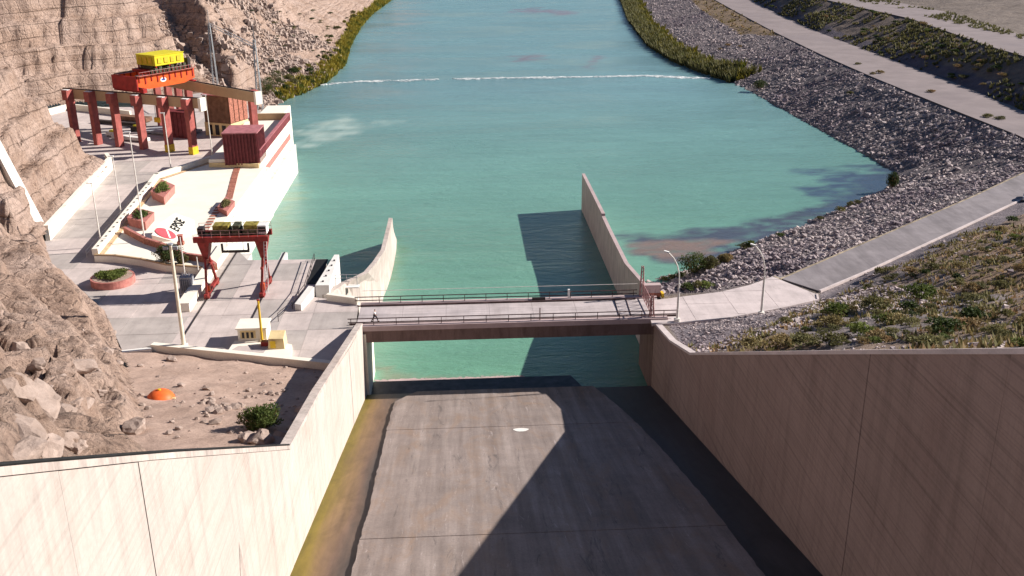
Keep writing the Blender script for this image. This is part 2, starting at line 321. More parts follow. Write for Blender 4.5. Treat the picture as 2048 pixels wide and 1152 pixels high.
# ------------------------------------------------------------------ object helpers
def tag(o, label=None, cat=None, group=None, kind=None):
    if label: o['label'] = label
    if cat: o['category'] = cat
    if group: o['group'] = group
    if kind: o['kind'] = kind
    return o
def thing(name, label, cat, loc=(0, 0, 0), group=None):
    o = bpy.data.objects.new(name, None); o.empty_display_size = 0.5; COL.objects.link(o)
    o.location = tuple(float(c) for c in loc); return tag(o, label, cat, group)
def root_loc(o):
    v = Vector((0, 0, 0))
    while o is not None: v += o.location; o = o.parent
    return v
class MB:
    def __init__(s): s.v = []; s.f = []
    def add(s, vs, fs):
        n = len(s.v); s.v += [tuple(float(c) for c in p) for p in vs]; s.f += [tuple(n+i for i in f) for f in fs]; return s
    def hexa(s, b, t):                          # bottom quad and top quad, same order counter-clockwise from above
        return s.add(list(b)+list(t), [(3, 2, 1, 0), (4, 5, 6, 7), (0, 1, 5, 4), (1, 2, 6, 5), (2, 3, 7, 6), (3, 0, 4, 7)])
    def box(s, x0, x1, y0, y1, z0, z1):
        return s.hexa([(x0, y0, z0), (x1, y0, z0), (x1, y1, z0), (x0, y1, z0)], [(x0, y0, z1), (x1, y0, z1), (x1, y1, z1), (x0, y1, z1)])
    def obox(s, c, u, hu, hv, z0, z1):          # oriented box: c plan centre, u unit plan axis, half sizes
        u = np.asarray(u[:2], float); v = np.array([-u[1], u[0]]); c = np.asarray(c[:2], float)
        q = [c-u*hu-v*hv, c+u*hu-v*hv, c+u*hu+v*hv, c-u*hu+v*hv]
        return s.hexa([(*p, z0) for p in q], [(*p, z1) for p in q])
    def prism(s, poly, z0, z1):
        poly = [tuple(p[:2]) for p in poly]
        a = sum(poly[i][0]*poly[(i+1) % len(poly)][1]-poly[(i+1) % len(poly)][0]*poly[i][1] for i in range(len(poly)))
        if a < 0: poly = poly[::-1]
        n = len(poly)
        zz0 = z0 if callable(z0) else (lambda x, y: z0); zz1 = z1 if callable(z1) else (lambda x, y: z1)
        return s.add([(x, y, zz0(x, y)) for x, y in poly]+[(x, y, zz1(x, y)) for x, y in poly],
                     [tuple(range(n))[::-1], tuple(range(n, 2*n))]+[(i, (i+1) % n, n+(i+1) % n, n+i) for i in range(n)])
    def tube(s, p, q, r, r2=None, n=8):
        p, q = Vector(p), Vector(q); d = (q-p).normalized(); r2 = r if r2 is None else r2
        a = d.orthogonal().normalized(); b = d.cross(a)
        vs = [p+(a*math.cos(t)+b*math.sin(t))*r for t in [2*math.pi*i/n for i in range(n)]]+[q+(a*math.cos(t)+b*math.sin(t))*r2 for t in [2*math.pi*i/n for i in range(n)]]
        return s.add(vs, [tuple(range(n))[::-1], tuple(range(n, 2*n))]+[(i, (i+1) % n, n+(i+1) % n, n+i) for i in range(n)])
    def path(s, pts, r, n=6):
        for a, b in zip(pts[:-1], pts[1:]): s.tube(a, b, r, n=n)
        return s
    def beam(s, p, q, w, h):                    # box-section bar between two points, w horizontal, h vertical
        p, q = Vector(p), Vector(q); d = (q-p).normalized()
        sdv = d.cross(Vector((0, 0, 1))); sdv = sdv.normalized() if sdv.length > 1e-3 else Vector((1, 0, 0))
        up = sdv.cross(d).normalized(); a = sdv*w/2; b = up*h/2
        return s.hexa([p-a-b, p+a-b, q+a-b, q-a-b], [p-a+b, p+a+b, q+a+b, q-a+b])
    def disc_prism(s, c, r, z0, z1, n=28, r1=None, ry=None):
        r1 = r if r1 is None else r1
        b = [(c[0]+r*math.cos(2*math.pi*i/n), c[1]+r*math.sin(2*math.pi*i/n), z0) for i in range(n)]
        t = [(c[0]+r1*math.cos(2*math.pi*i/n), c[1]+r1*math.sin(2*math.pi*i/n), z1) for i in range(n)]
        return s.add(b+t, [tuple(range(n))[::-1], tuple(range(n, 2*n))]+[(i, (i+1) % n, n+(i+1) % n, n+i) for i in range(n)])
    def build(s, name, mat, parent=None, smooth=False, label=None, kind=None):
        o3 = root_loc(parent) if parent is not None else Vector((0, 0, 0))
        me = bpy.data.meshes.new(name); me.from_pydata([(x-o3.x, y-o3.y, z-o3.z) for x, y, z in s.v], [], s.f); me.update()
        me.materials.append(MAT[mat] if isinstance(mat, str) else mat)
        bm = bmesh.new(); bm.from_mesh(me); bmesh.ops.recalc_face_normals(bm, faces=bm.faces); bm.to_mesh(me); bm.free()
        if smooth: me.shade_smooth()
        o = bpy.data.objects.new(name, me); COL.objects.link(o); o.parent = parent
        return tag(o, label, None, None, kind)
def copy_tree(o, parent=None):
    c = o.copy(); COL.objects.link(c)
    if parent is not None: c.parent = parent
    for ch in o.children: copy_tree(ch, c)
    return c
def grid_mesh(name, mat, xs, ys, Z, keep=None, tint=None, kind='structure', smooth=True, need=None):
    nx, ny = len(xs), len(ys)
    Xg, Yg = np.meshgrid(xs, ys) if np.ndim(xs) == 1 else (xs, ys)
    co = np.stack([Xg, Yg, Z], -1).reshape(-1, 3).astype(np.float32)
    ny, nx = Z.shape
    i = np.arange(ny-1)[:, None]*nx+np.arange(nx-1)[None, :]
    q = np.stack([i, i+1, i+nx+1, i+nx], -1).reshape(-1, 4)
    if keep is not None:
        kf = keep.reshape(-1)[q].all(1)
        if need is not None: kf &= need.reshape(-1)[q].any(1)
        q = q[kf]
    used = np.unique(q); mp = np.full(len(co), -1); mp[used] = np.arange(len(used)); co = co[used]; q = mp[q]
    return raw_mesh(name, mat, co, q, None if tint is None else tint.reshape(-1, 3)[used], kind, smooth)
def raw_mesh(name, mat, co, q, tint=None, kind=None, smooth=False, parent=None):
    me = bpy.data.meshes.new(name); me.vertices.add(len(co)); me.vertices.foreach_set('co', np.asarray(co, np.float32).ravel())
    k_ = q.shape[1]; me.loops.add(q.size); me.loops.foreach_set('vertex_index', q.astype(np.int32).ravel())
    me.polygons.add(len(q)); me.polygons.foreach_set('loop_start', np.arange(0, q.size, k_, dtype=np.int32))
    me.polygons.foreach_set('use_smooth', np.full(len(q), smooth)); me.update(calc_edges=True)
    if tint is not None:
        a = me.color_attributes.new('tint', 'FLOAT_COLOR', 'POINT')
        a.data.foreach_set('color', np.concatenate([tint, np.ones((len(tint), 1))], 1).astype(np.float32).ravel())
    me.materials.append(MAT[mat]); me.validate()
    o = bpy.data.objects.new(name, me); COL.objects.link(o); o.parent = parent
    if kind: o['kind'] = kind
    return o
def inpoly(x, y, poly):
    x, y = np.asarray(x, float), np.asarray(y, float); r = np.zeros(np.broadcast(x, y).shape, bool); n = len(poly)
    for i in range(n):
        x0, y0 = poly[i][:2]; x1, y1 = poly[(i+1) % n][:2]
        if y0 == y1: continue
        c = ((y0 > y) != (y1 > y)) & (x < (x1-x0)*(y-y0)/(y1-y0)+x0); r ^= c
    return r
def pdist(x, y, poly, closed=True):
    d = np.full(np.broadcast(x, y).shape, 1e9); n = len(poly)
    for i in range(n if closed else n-1):
        x0, y0 = poly[i][:2]; x1, y1 = poly[(i+1) % n][:2]; dx, dy = x1-x0, y1-y0
        t = np.clip(((x-x0)*dx+(y-y0)*dy)/(dx*dx+dy*dy+1e-9), 0, 1)
        d = np.minimum(d, np.hypot(x-x0-t*dx, y-y0-t*dy))
    return d
def P2(px, py, z=0.0): return tuple(P(px, py, z)[:2])

# ------------------------------------------------------------------ spillway profile
wall_top_l = [PX(*p, XL)[1:] for p in [(722, 658), (640, 780), (580, 890), (300, 905), (0, 930)]]
wall_top_r = [PX(*p, XR)[1:] for p in [(1306, 642), (1340, 680), (1380, 705), (1700, 700), (2048, 696)]]
def prof(pts):
    pts = sorted((float(y), float(z)) for y, z in pts); ys, zs = zip(*pts)
    s = (zs[1]-zs[0])/(ys[1]-ys[0])
    ys = (2.0,)+ys; zs = (min(48.0, zs[0]-s*(ys[1]-2.0)),)+zs
    return lambda y: np.interp(y, ys, zs)
WL, WR = prof(wall_top_l), prof(wall_top_r); YCOR = float(wall_top_l[2][0])
fl = [PX(*p, XL) for p in [(740, 776), (700, 868), (650, 985), (575, 1152)]]+[PX(*p, XR) for p in [(1400, 880), (1500, 1000), (1640, 1152)]]
FA, FB = np.polyfit([p[1] for p in fl], [p[2] for p in fl], 1)
def ZF(y): return FA*np.asarray(y, float)+FB
def PF(px, py, off=0.0):
    d = ray(px, py); t = (FB+off-CAM_H+0*d[0])/(d[2]-FA*d[1]); return EYE+d*t
Y_END = 119.35                                  # lip of the chute floor, above the water
print('profile', XL, XR, FA, FB, Y_END, [tuple(np.round(p, 1)) for p in wall_top_l], [tuple(np.round(p, 1)) for p in wall_top_r])

# ================================================================== LARGE STRUCTURE
# ------------------------------------------------------------------ left bank: sandy slope and stratified rock
def YC(x): return 108.0-0.316*(np.asarray(x, float)+14.7)
Z_CORNER = float(WL(YCOR))-1.5
def zsand(x, y):
    yc = YC(x)-0.3; y = np.asarray(y, float)
    t = np.clip((yc-y)/(yc-YCOR), -0.2, 5)
    a = -0.55+np.clip(t, 0, 1)*(Z_CORNER+0.55)
    b = WL(y)-0.25
    z = np.where(y > YCOR, a, np.maximum(b, Z_CORNER))
    return np.where(y > yc+0.4, -30.0, z)
def hs(px, py): p = hit(px, py, zsand); return (float(p[0]), float(p[1]))
bodyA = [(-13.9, 12.0), (-13.9, 40.0), hs(192, 914), hs(243, 872), hs(283, 832), hs(258, 768), hs(246, 708)] + \
        [P2(234, 664), P2(214, 622), P2(150, 566), P2(110, 530), P2(92, 486), P2(84, 468), P2(60, 440, 4), (-150, 175), (-330, 140), (-330, 0), (-60, 0)]
bodyB = [P2(88, 470, 2), P2(150, 398, 2), P2(219, 328, 2), (-92, 224), (-114, 246), (-140, 262), (-330, 280), (-330, 100), (-150, 140), P2(60, 480, 3)]
bodyC = [(-155, 240), (-117, 281), (-94, 303), P2(425, 166), (-92, 350), (-118, 385), (-330, 430), (-330, 240)]
bodyD = [P2(418, 150), P2(470, 118, 6), P2(540, 60, 8), P2(600, 10, 8), (-120, 800), (-400, 900), (-400, 340), (-110, 365)]
bank_l = [P2(546, 224, WZ), P2(562, 204, WZ), P2(612, 185, WZ), P2(652, 164, WZ), P2(688, 131, WZ), P2(698, 94, WZ), P2(720, 54, WZ), P2(742, 30, WZ), P2(786, -3, WZ), (-40, 800), (10, 1000)]
bodyE = bank_l+[(-420, 1000), (-420, 330), (-84, 300), P2(520, 232)]

def flute(x, y, s=1.0):
    return 2.4*s*fbm(x*0.045, y*0.045, 1.3, 4)+1.1*s*(ridge(x*0.16, y*0.16, 4.2, 3)-0.7)
def strata(z, x, y, step, amt):
    t = (z+0.05*x-0.03*y+1.1*fbm(x*0.03, y*0.03, 8.0, 2))/step
    fr = t-np.floor(t); sm = np.clip((fr-0.30)/0.45, 0, 1); sm = sm*sm*(3-2*sm)
    return z+amt*step*(sm-fr)
def cells(x, y, sx, sy, seed):
    u, v = x/sx, y/sy; ui, vi = np.floor(u).astype(int), np.floor(v).astype(int)
    f1 = np.full(u.shape, 9.0); f2 = np.full(u.shape, 9.0); idv = np.zeros(u.shape)
    for i in (-1, 0, 1):
        for j in (-1, 0, 1):
            a, b = ui+i, vi+j; h = _perm[_perm[a & 255]+((b+seed) & 255)]; h2 = _perm[h+((a*3) & 255)]
            d = np.hypot(a+.15+.7*h/255-u, b+.15+.7*h2/255-v); n = d < f1
            f2 = np.where(n, f1, np.minimum(f2, d)); idv = np.where(n, h2/255, idv); f1 = np.where(n, d, f1)
    return f2-f1, idv
def zleft(x, y, want=False):
    x = np.asarray(x, float); y = np.asarray(y, float)
    fl_ = flute(x, y); best = zsand(x, y)+0.22*fbm(x*0.25, y*0.25, 2.0, 4)*(y < YC(x))
    kind = np.zeros(best.shape)
    def body(poly, base, slope, fs, st, steep=None, lead=1.0, kid=1):
        nonlocal best, kind
        ins = inpoly(x, y, poly); d = pdist(x, y, poly)
        d = np.where(ins, d, -d); dd = d+fl_*fs*np.clip(d/4.0, 0, 1)
        z = base+slope(np.maximum(dd, 0.0))
        for step, amt in st: z = np.where(d > 0.5, strata(z, x, y, step, amt*np.minimum(1, np.clip(d, 0, 3)/3)), z)
        z = z+(0.50*fbm(x*0.6, y*0.6, 3.0, 5, gain=0.6)-0.9*np.clip(ridge(x*0.22+0.3*y*0.22, y*0.10, 9.0, 3)-1.15, 0, 1))*np.clip(d/1.5, 0, 1)*lead
        z = np.where(d > 0.0, z, -99.0)
        kind = np.where(z > best, kid, kind); best = np.maximum(best, z)
    body(bodyA, np.maximum(zsand(x, y), -0.3), lambda d: np.interp(d, [0, 2, 5, 12, 40, 400], [0, 2.2, 4.6, 9.8, 34, 120]), 0.75, [(5.5, 0.95), (1.5, 0.75)], lead=0.55, kid=1)
    # jointed slabs low on the near spur
    wx = x+1.2*fbm(x*.2, y*.2, 4., 3); wy = y+1.2*fbm(x*.2, y*.2, 14., 3); dA = np.where(inpoly(x, y, bodyA), pdist(x, y, bodyA), 0.0)
    amt = np.clip(dA/3, 0, 1)*np.clip((98-y)/12, 0, 1)*np.clip((17-dA)/6, 0, 1)*np.clip(1.15+fbm(x*.05, y*.05, 21., 2), .25, 1)
    e1, id1 = cells(wx*.8+wy*.6, -wx*.6+wy*.8, 6.0, 2.9, 5); e2, id2 = cells(wx, wy, 1.9, 1.3, 9)
    best = best+np.where(kind == 1, amt*(1.2*(id1-.5)-1.0*(1-np.clip(e1/.11, 0, 1))+.12*(id2-.5)), 0)
    body(bodyB, 1.6, lambda d: np.interp(d, [0, 3, 30, 400], [0, 3.2, 44, 150]), 0.6, [(6.0, 0.95), (1.7, 0.7)], kid=2)
    body(bodyC, -0.2, lambda d: np.interp(d, [0, 3, 45, 400], [0, 3.5, 70, 190]), 0.8, [(7.0, 0.95), (2.1, 0.7)], kid=3)
    body(bodyD, 0.0, lambda d: np.interp(d, [0, 4, 60, 400], [0, 4.5, 64, 170]), 1.5, [(4.0, 0.3)], kid=4)
    body(bodyE, WZ-0.1, lambda d: np.interp(d, [0, 2, 60, 500], [0, 1.6, 31, 130]), 0.0, [], kid=5)
    return (best, kind) if want else best
xs = np.concatenate([np.arange(-330, -130, 4.0), np.arange(-130, -80, 0.55), np.arange(-80, -13.8, 0.36)])
ys = np.concatenate([np.arange(12, 125, 0.36), np.arange(125, 300, 0.6), np.arange(300, 520, 1.6), np.arange(520, 900, 5)])
Xg, Yg = np.meshgrid(xs, ys)
ZL_, KL_ = zleft(Xg, Yg, True)
keep = (ZL_ > WZ-0.6) & (ZL_ > -1.4) | (KL_ == 5)
keep &= ~((Yg > 105) & (Xg > -39.5) & (Yg < 300)) | (KL_ == 0) & (Yg < YC(Xg)+0.3)
keep &= ZL_ < 110
from_rock = KL_ > 0
# dilate so that the rock and sand sheets overlap by one cell
def dil(a):
    b = a.copy(); b[1:] |= a[:-1]; b[:-1] |= a[1:]; b[:, 1:] |= a[:, :-1]; b[:, :-1] |= a[:, 1:]; return b
def left_h(x, y): return zleft(np.atleast_1d(np.asarray(x, float)), np.atleast_1d(np.asarray(y, float)))
rock_o = grid_mesh('rock_hillside', 'rock', xs, ys, ZL_, keep & dil(dil(from_rock)), need=from_rock)
sand_o = grid_mesh('sandy_ground', 'sand', xs, ys, ZL_, keep & ~from_rock)

# ------------------------------------------------------------------ right bank: triangulated from surveyed points
from mathutils.geometry import delaunay_2d_cdt
waterline_r = [P(*p, WZ) for p in [(1236, -12), (1248, 8), (1263, 45), (1300, 92), (1342, 120), (1398, 143), (1465, 165), (1540, 205), (1620, 250), (1700, 293), (1752, 322), (1784, 348), (1782, 374), (1700, 408), (1600, 453), (1500, 488), (1430, 520), (1350, 549), (1296, 560)]]
road_in = [P(*p) for p in [(1322, 588), (1440, 582), (1530, 560), (1547, 552), (1560, 558), (1640, 524), (1700, 498), (1850, 434), (1950, 391), (2048, 345), (2140, 303)]]
road_out = [P(*p) for p in [(1346, 646), (1450, 636), (1560, 616), (1634, 599), (1640, 582), (1740, 540), (1900, 466), (2048, 397), (2180, 335)]]
up_in = [P(*p) for p in [(2140, 320), (2048, 275), (1900, 217), (1750, 156), (1640, 108), (1545, 62), (1470, 22), (1425, -3), (1390, -22)]]
up_out = [P(*p) for p in [(2140, 262), (2048, 222), (1900, 162), (1750, 107), (1640, 66), (1560, 30), (1497, -2), (1460, -20)]]
ter_in = [P(*p, 9.0) for p in [(2160, 150), (2048, 112), (1987, 95), (1821, 37), (1640, -3), (1560, -30)]]
ter_out = [P(*p, 9.2) for p in [(2160, 105), (2048, 72), (1904, 26), (1755, -3), (1650, -30)]]
wall_r = [(XR+0.7, y, float(WR(y))-0.35) for y in (100, 90, 80, 68, 58, 48, 38, 28, 16)]
tin = []; tin_e = []
for pl, lift in ((waterline_r, 0), (road_in, -.2), (road_out, -.2), (up_in, -.2), (up_out, -.2), (ter_in, -.2), (ter_out, -.2), (wall_r, 0)):
    tin_e += [(len(tin)+i, len(tin)+i+1) for i in range(len(pl)-1)]
    tin += [(p[0], p[1], p[2]+lift) for p in pl]
for p, q in zip(waterline_r, waterline_r[1:]):   # the bed just off the shore
    d = np.array(q[:2])-np.array(p[:2]); d /= np.linalg.norm(d); nrm = np.array([d[1], -d[0]])
    tin.append((p[0]-nrm[0]*5 if False else p[0]+(-d[1])*-5, p[1]+d[0]*-5, WZ-3.0))
tin += [(25.4, 128, -0.2), (25.4, 119, -0.2), (25.4, 110, 0.5), (27, 146, WZ-1.5), (29.5, 134.5, -0.6), (28.0, 118.5, -0.25),
        (230, 60, 22), (190, 20, 40), (90, 10, 47), (300, 150, 16), (280, 240, 12), (330, 330, 14), (260, 500, 16), (330, 700, 22), (250, 900, 22), (420, 300, 20), (200, 1000, 18), (60, 8, 47.5), (26, 3, 48)]
tin = np.array(tin)
vo, eo, fo, *_ = delaunay_2d_cdt([Vector((p[0], p[1])) for p in tin], tin_e, [], 0, 1e-4)
vo = np.array([tuple(v) for v in vo]); vz = np.array([tin[np.argmin(np.hypot(tin[:, 0]-v[0], tin[:, 1]-v[1])), 2] for v in vo])
TRI = [tuple(f) for f in fo if len(f) == 3]
def tin_z(x, y):
    x, y = np.broadcast_arrays(np.asarray(x, float), np.asarray(y, float)); z = np.full(x.shape, -50.0)
    for a, b, c in TRI:
        (x0, y0), (x1, y1), (x2, y2) = vo[a], vo[b], vo[c]
        det = (y1-y2)*(x0-x2)+(x2-x1)*(y0-y2)
        if abs(det) < 1e-9: continue
        m = (x >= min(x0, x1, x2)-.01) & (x <= max(x0, x1, x2)+.01) & (y >= min(y0, y1, y2)-.01) & (y <= max(y0, y1, y2)+.01)
        if not m.any(): continue
        xm, ym = x[m], y[m]
        l0 = ((y1-y2)*(xm-x2)+(x2-x1)*(ym-y2))/det; l1 = ((y2-y0)*(xm-x2)+(x0-x2)*(ym-y2))/det; l2 = 1-l0-l1
        ok = (l0 > -1e-4) & (l1 > -1e-4) & (l2 > -1e-4)
        zz = l0*vz[a]+l1*vz[b]+l2*vz[c]; cur = z[m]; cur[ok] = zz[ok]; z[m] = cur
    return z
ROAD = [tuple(p[:2]) for p in road_in]+[tuple(p[:2]) for p in road_out[::-1]]
UPROAD = [tuple(p[:2]) for p in up_in]+[tuple(p[:2]) for p in up_out[::-1]]
TERROAD = [tuple(p[:2]) for p in ter_in]+[tuple(p[:2]) for p in ter_out[::-1]]
RIP = [tuple(p[:2]) for p in waterline_r]+[tuple(p[:2]) for p in road_in]+[tuple(p[:2]) for p in up_in]
DAMFACE = [tuple(p[:2]) for p in road_out]+[(240, 160), (240, 0), (26, 3)]+[tuple(p[:2]) for p in wall_r[::-1]]
EMBANK = [tuple(p[:2]) for p in up_out]+[tuple(p[:2]) for p in ter_in[::-1]]
WATERSIDE = [tuple(p[:2]) for p in waterline_r]+[(25, 128), (-60, 128), (-60, 1100)]
def right_z(x, y):
    z = tin_z(x, y)
    x, y = np.broadcast_arrays(np.asarray(x, float), np.asarray(y, float)); dwt = np.where(inpoly(x, y, WATERSIDE), pdist(x, y, WATERSIDE), 0.0); wet = np.clip(dwt/3, 0, 1)
    z = z*(1-wet)+np.minimum(z, WZ-2.5)*wet
    off = np.ones(z.shape)
    for pl in (ROAD, UPROAD, TERROAD): off = np.where(inpoly(x, y, pl), 0.0, np.minimum(off, np.clip(pdist(x, y, pl)/2.5, 0, 1)))
    dw = np.clip((x-XR-1.2)/3, 0, 1)
    return z+off*dw*(0.55*fbm(x*0.09, y*0.09, 6.0, 4)+0.22*fbm(x*0.5, y*0.5, 1.0, 3))
xr = np.concatenate([np.arange(XR+0.72, 70, 0.6), np.arange(70, 170, 1.0), np.arange(170, 270, 2.0), np.arange(270, 420, 6.0)])
yr = np.concatenate([np.arange(8, 150, 0.6), np.arange(150, 320, 1.0), np.arange(320, 720, 1.8), np.arange(720, 1100, 6)])
Xr, Yr = np.meshgrid(xr, yr); Zr = right_z(Xr, Yr)
tint = np.zeros(Xr.shape+(3,)); tint[:] = (0.25, 0.205, 0.17)
tint[inpoly(Xr, Yr, RIP)] = (0.21, 0.18, 0.18)
m = inpoly(Xr, Yr, DAMFACE); base = np.array([0.30, 0.22, 0.165]); tint[m] = base
gr = fbm(Xr*0.05, Yr*0.05, 5.5, 3)
tint[m & (gr > 0.15)] = (0.34, 0.23, 0.15); tint[m & (gr < -0.25)] = (0.26, 0.22, 0.21)
d_out = pdist(Xr, Yr, [tuple(p[:2]) for p in road_out], False)
tint[m & (d_out < 5.0+2*gr)] = (0.25, 0.215, 0.225)
grv = [P2(1340, 650), P2(1640, 600), P2(1560, 668, 2), P2(1390, 700, 3)]
tint[inpoly(Xr, Yr, grv)] = (0.27, 0.235, 0.25)
tint[inpoly(Xr, Yr, EMBANK)] = (0.20, 0.155, 0.125)
toe = pdist(Xr, Yr, [tuple(p[:2]) for p in up_out], False); tint[inpoly(Xr, Yr, EMBANK) & (toe < 5)] = (0.13, 0.11, 0.13)
gb = [P2(1430, 0), P2(1545, 62), P2(1640, 108), P2(1560, 75, -1), P2(1480, 70, -3), P2(1400, 20, -3), P2(1370, -10, -3)]
tint[inpoly(Xr, Yr, gb)] = (0.26, 0.185, 0.115)
grid_mesh('right_bank_ground', 'bank_ground', xr, yr, Zr, Zr > -20, tint)
def strip(name, mat, poly, z, kind='structure'):
    me_ = MB().prism(poly, (lambda x, y: float(z)-0.15), float(z)); o = me_.build(name, mat); o['kind'] = kind; return o
def resample(pl, n):
    pl = np.array([p[:3] for p in pl], float); t = np.concatenate([[0], np.cumsum(np.linalg.norm(np.diff(pl[:, :2], axis=0), axis=1))]); q = np.linspace(0, t[-1], n)
    return np.stack([np.interp(q, t, pl[:, i]) for i in range(3)], 1)
def road(name, mat, e0, e1, dz=0.0, n=40):
    a, b = resample(e0, n), resample(e1, n); o = MB()
    for i in range(n-1):
        q = [a[i], b[i], b[i+1], a[i+1]]; o.hexa([(*p[:2], p[2]+dz-.15) for p in q], [(*p[:2], p[2]+dz) for p in q])
    o = o.build(name, mat); o['kind'] = 'structure'; return o
road('asphalt_road', 'asphalt', road_in[3:], road_out[4:])
road('gravel_road', 'dirt_road', up_in, up_out, 0.02)
road('terrace_track', 'dirt_road', ter_in, ter_out, 0.02)

# valley floor far away, below everything
o = MB().add([(-6000, -200, -14), (6000, -200, -14), (6000, 9000, -14), (-6000, 9000, -14)], [(0, 1, 2, 3)]).build('valley_ground', 'sand'); o['kind'] = 'structure'

# ------------------------------------------------------------------ water
xw = np.concatenate([np.arange(-140, 130, 1.5), np.arange(130, 260, 5)]); yw = np.concatenate([np.arange(Y_END-2.0, 260, 1.2), np.arange(260, 1100, 4)])
Xw, Yw = np.meshgrid(xw, yw)
tw = np.zeros(Xw.shape+(3,))
near = np.array([0.14, 0.318, 0.215]); far = np.array([0.16, 0.29, 0.295])
tt = np.clip((Yw-120)/240, 0, 1)[..., None]; tw[:] = near*(1-tt)+far*tt  # bluer with distance: sky reflection blended into the water colour
n1 = fbm(Xw*0.08, Yw*0.16, 2.2, 4)
def patch(pts, colr, soft, zz=WZ):
    global tw
    poly = [P2(*p, zz) for p in pts]; d = pdist(Xw, Yw, poly); d = np.where(inpoly(Xw, Yw, poly), d, -d)
    a = np.clip((d+n1*soft*1.6)/soft, 0, 1)[..., None]*np.clip(0.95+n2*0.8, 0.3, 1)[..., None]; tw = tw*(1-a)+np.array(colr)*a
n2 = fbm(Xw*0.22, Yw*0.5, 7.7, 4)
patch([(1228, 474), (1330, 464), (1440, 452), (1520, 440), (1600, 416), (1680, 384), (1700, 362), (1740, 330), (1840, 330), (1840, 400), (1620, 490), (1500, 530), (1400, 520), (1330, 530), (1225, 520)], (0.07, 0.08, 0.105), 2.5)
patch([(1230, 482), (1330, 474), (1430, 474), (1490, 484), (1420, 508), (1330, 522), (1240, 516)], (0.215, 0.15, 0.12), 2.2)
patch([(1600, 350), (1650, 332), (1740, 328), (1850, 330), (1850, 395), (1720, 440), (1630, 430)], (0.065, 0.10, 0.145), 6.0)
patch([(1000, 24), (1060, 15), (1160, 22), (1150, 32), (1060, 27)], (0.20, 0.165, 0.19), 8.0)
patch([(1020, 112), (1080, 105), (1090, 120), (1030, 122)], (0.20, 0.17, 0.19), 5.0)
patch([(1165, 122), (1200, 110), (1210, 122), (1175, 136)], (0.20, 0.16, 0.19), 4.0)
patch([(585, 262), (640, 238), (700, 232), (770, 246), (720, 262), (680, 280), (600, 295), (580, 290)], (0.40, 0.52, 0.46), 7.0)
patch([(755, 762), (755, 735), (860, 745), (1000, 750), (1000, 762)], (0.26, 0.24, 0.16), 2.5)
patch([(600, 345), (615, 345), (560, 480), (520, 520), (510, 510)], (0.19, 0.30, 0.20), 5.0)
patch([(790, 480), (805, 500), (790, 560), (780, 585), (770, 580)], (0.15, 0.28, 0.17), 3.0)
grid_mesh('river_water', 'water', xw, yw, np.full(Xw.shape, WZ), None, tw)

# ------------------------------------------------------------------ spillway chute
ye = Y_END
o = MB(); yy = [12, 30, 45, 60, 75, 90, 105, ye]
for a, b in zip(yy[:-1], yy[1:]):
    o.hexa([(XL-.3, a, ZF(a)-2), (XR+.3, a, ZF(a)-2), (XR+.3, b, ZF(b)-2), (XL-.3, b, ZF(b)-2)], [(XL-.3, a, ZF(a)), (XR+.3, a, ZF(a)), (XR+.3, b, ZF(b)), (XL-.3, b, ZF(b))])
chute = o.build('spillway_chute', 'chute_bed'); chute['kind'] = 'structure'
def PFx(px, py, off=0.0): p = PF(px, py, off); return float(p[0]), float(p[1])
OFF = 0.32
left_edge = [(836, 782), (812, 792), (790, 803), (783, 826), (776, 850), (768, 885), (757, 930), (747, 975), (740, 1010), (728, 1050), (716, 1095), (702, 1152), (680, 1230), (640, 1380)]
right_edge = [(1180, 768), (1200, 782), (1240, 815), (1290, 862), (1340, 915), (1400, 985), (1460, 1060), (1530, 1152), (1600, 1240), (1700, 1380)]
LE = sorted([PFx(*p, OFF) for p in left_edge], key=lambda q: -q[1]); RE = sorted([PFx(*p, OFF) for p in right_edge], key=lambda q: -q[1])
def xe(E_, y):
    ys_ = [q[1] for q in E_][::-1]; xs_ = [q[0] for q in E_][::-1]; return float(np.interp(y, ys_, xs_))
joints = [PFx(1000, y_, OFF)[1] for y_ in (777.5, 806, 853, 944, 1068, 1230, 1390)]
for j, (yb, ya) in enumerate(zip(joints[:-1], joints[1:])):
    ya, yb = ya+0.03, yb-0.03
    us = np.linspace(ya, yb, 24); jit = lambda y: 0.10*float(perlin(y*0.6, 3.3, 1.0))+0.06*float(perlin(y*2.1, 1.3, 1.0))
    poly = [(xe(LE, y)+jit(y), y) for y in us]+[(xe(RE, y)-jit(y+9), y) for y in us[::-1]]
    MB().prism(poly, lambda x, y: float(ZF(y))-0.2, lambda x, y: float(ZF(y))+OFF+0.02*(j % 2)).build('slab', 'chute_overlay', chute)
# end sill under water and pale worn spot
c = PFx(1042, 860, OFF); o = MB(); n_ = 14
o.add([(c[0]+0.85*math.cos(t)*(1+.15*math.sin(3*t)), c[1]+0.75*math.sin(t), float(ZF(c[1]+0.75*math.sin(t)))+OFF+0.035) for t in [2*math.pi*i/n_ for i in range(n_)]], [tuple(range(n_))]).build('pale_patch', 'white_concrete', chute)

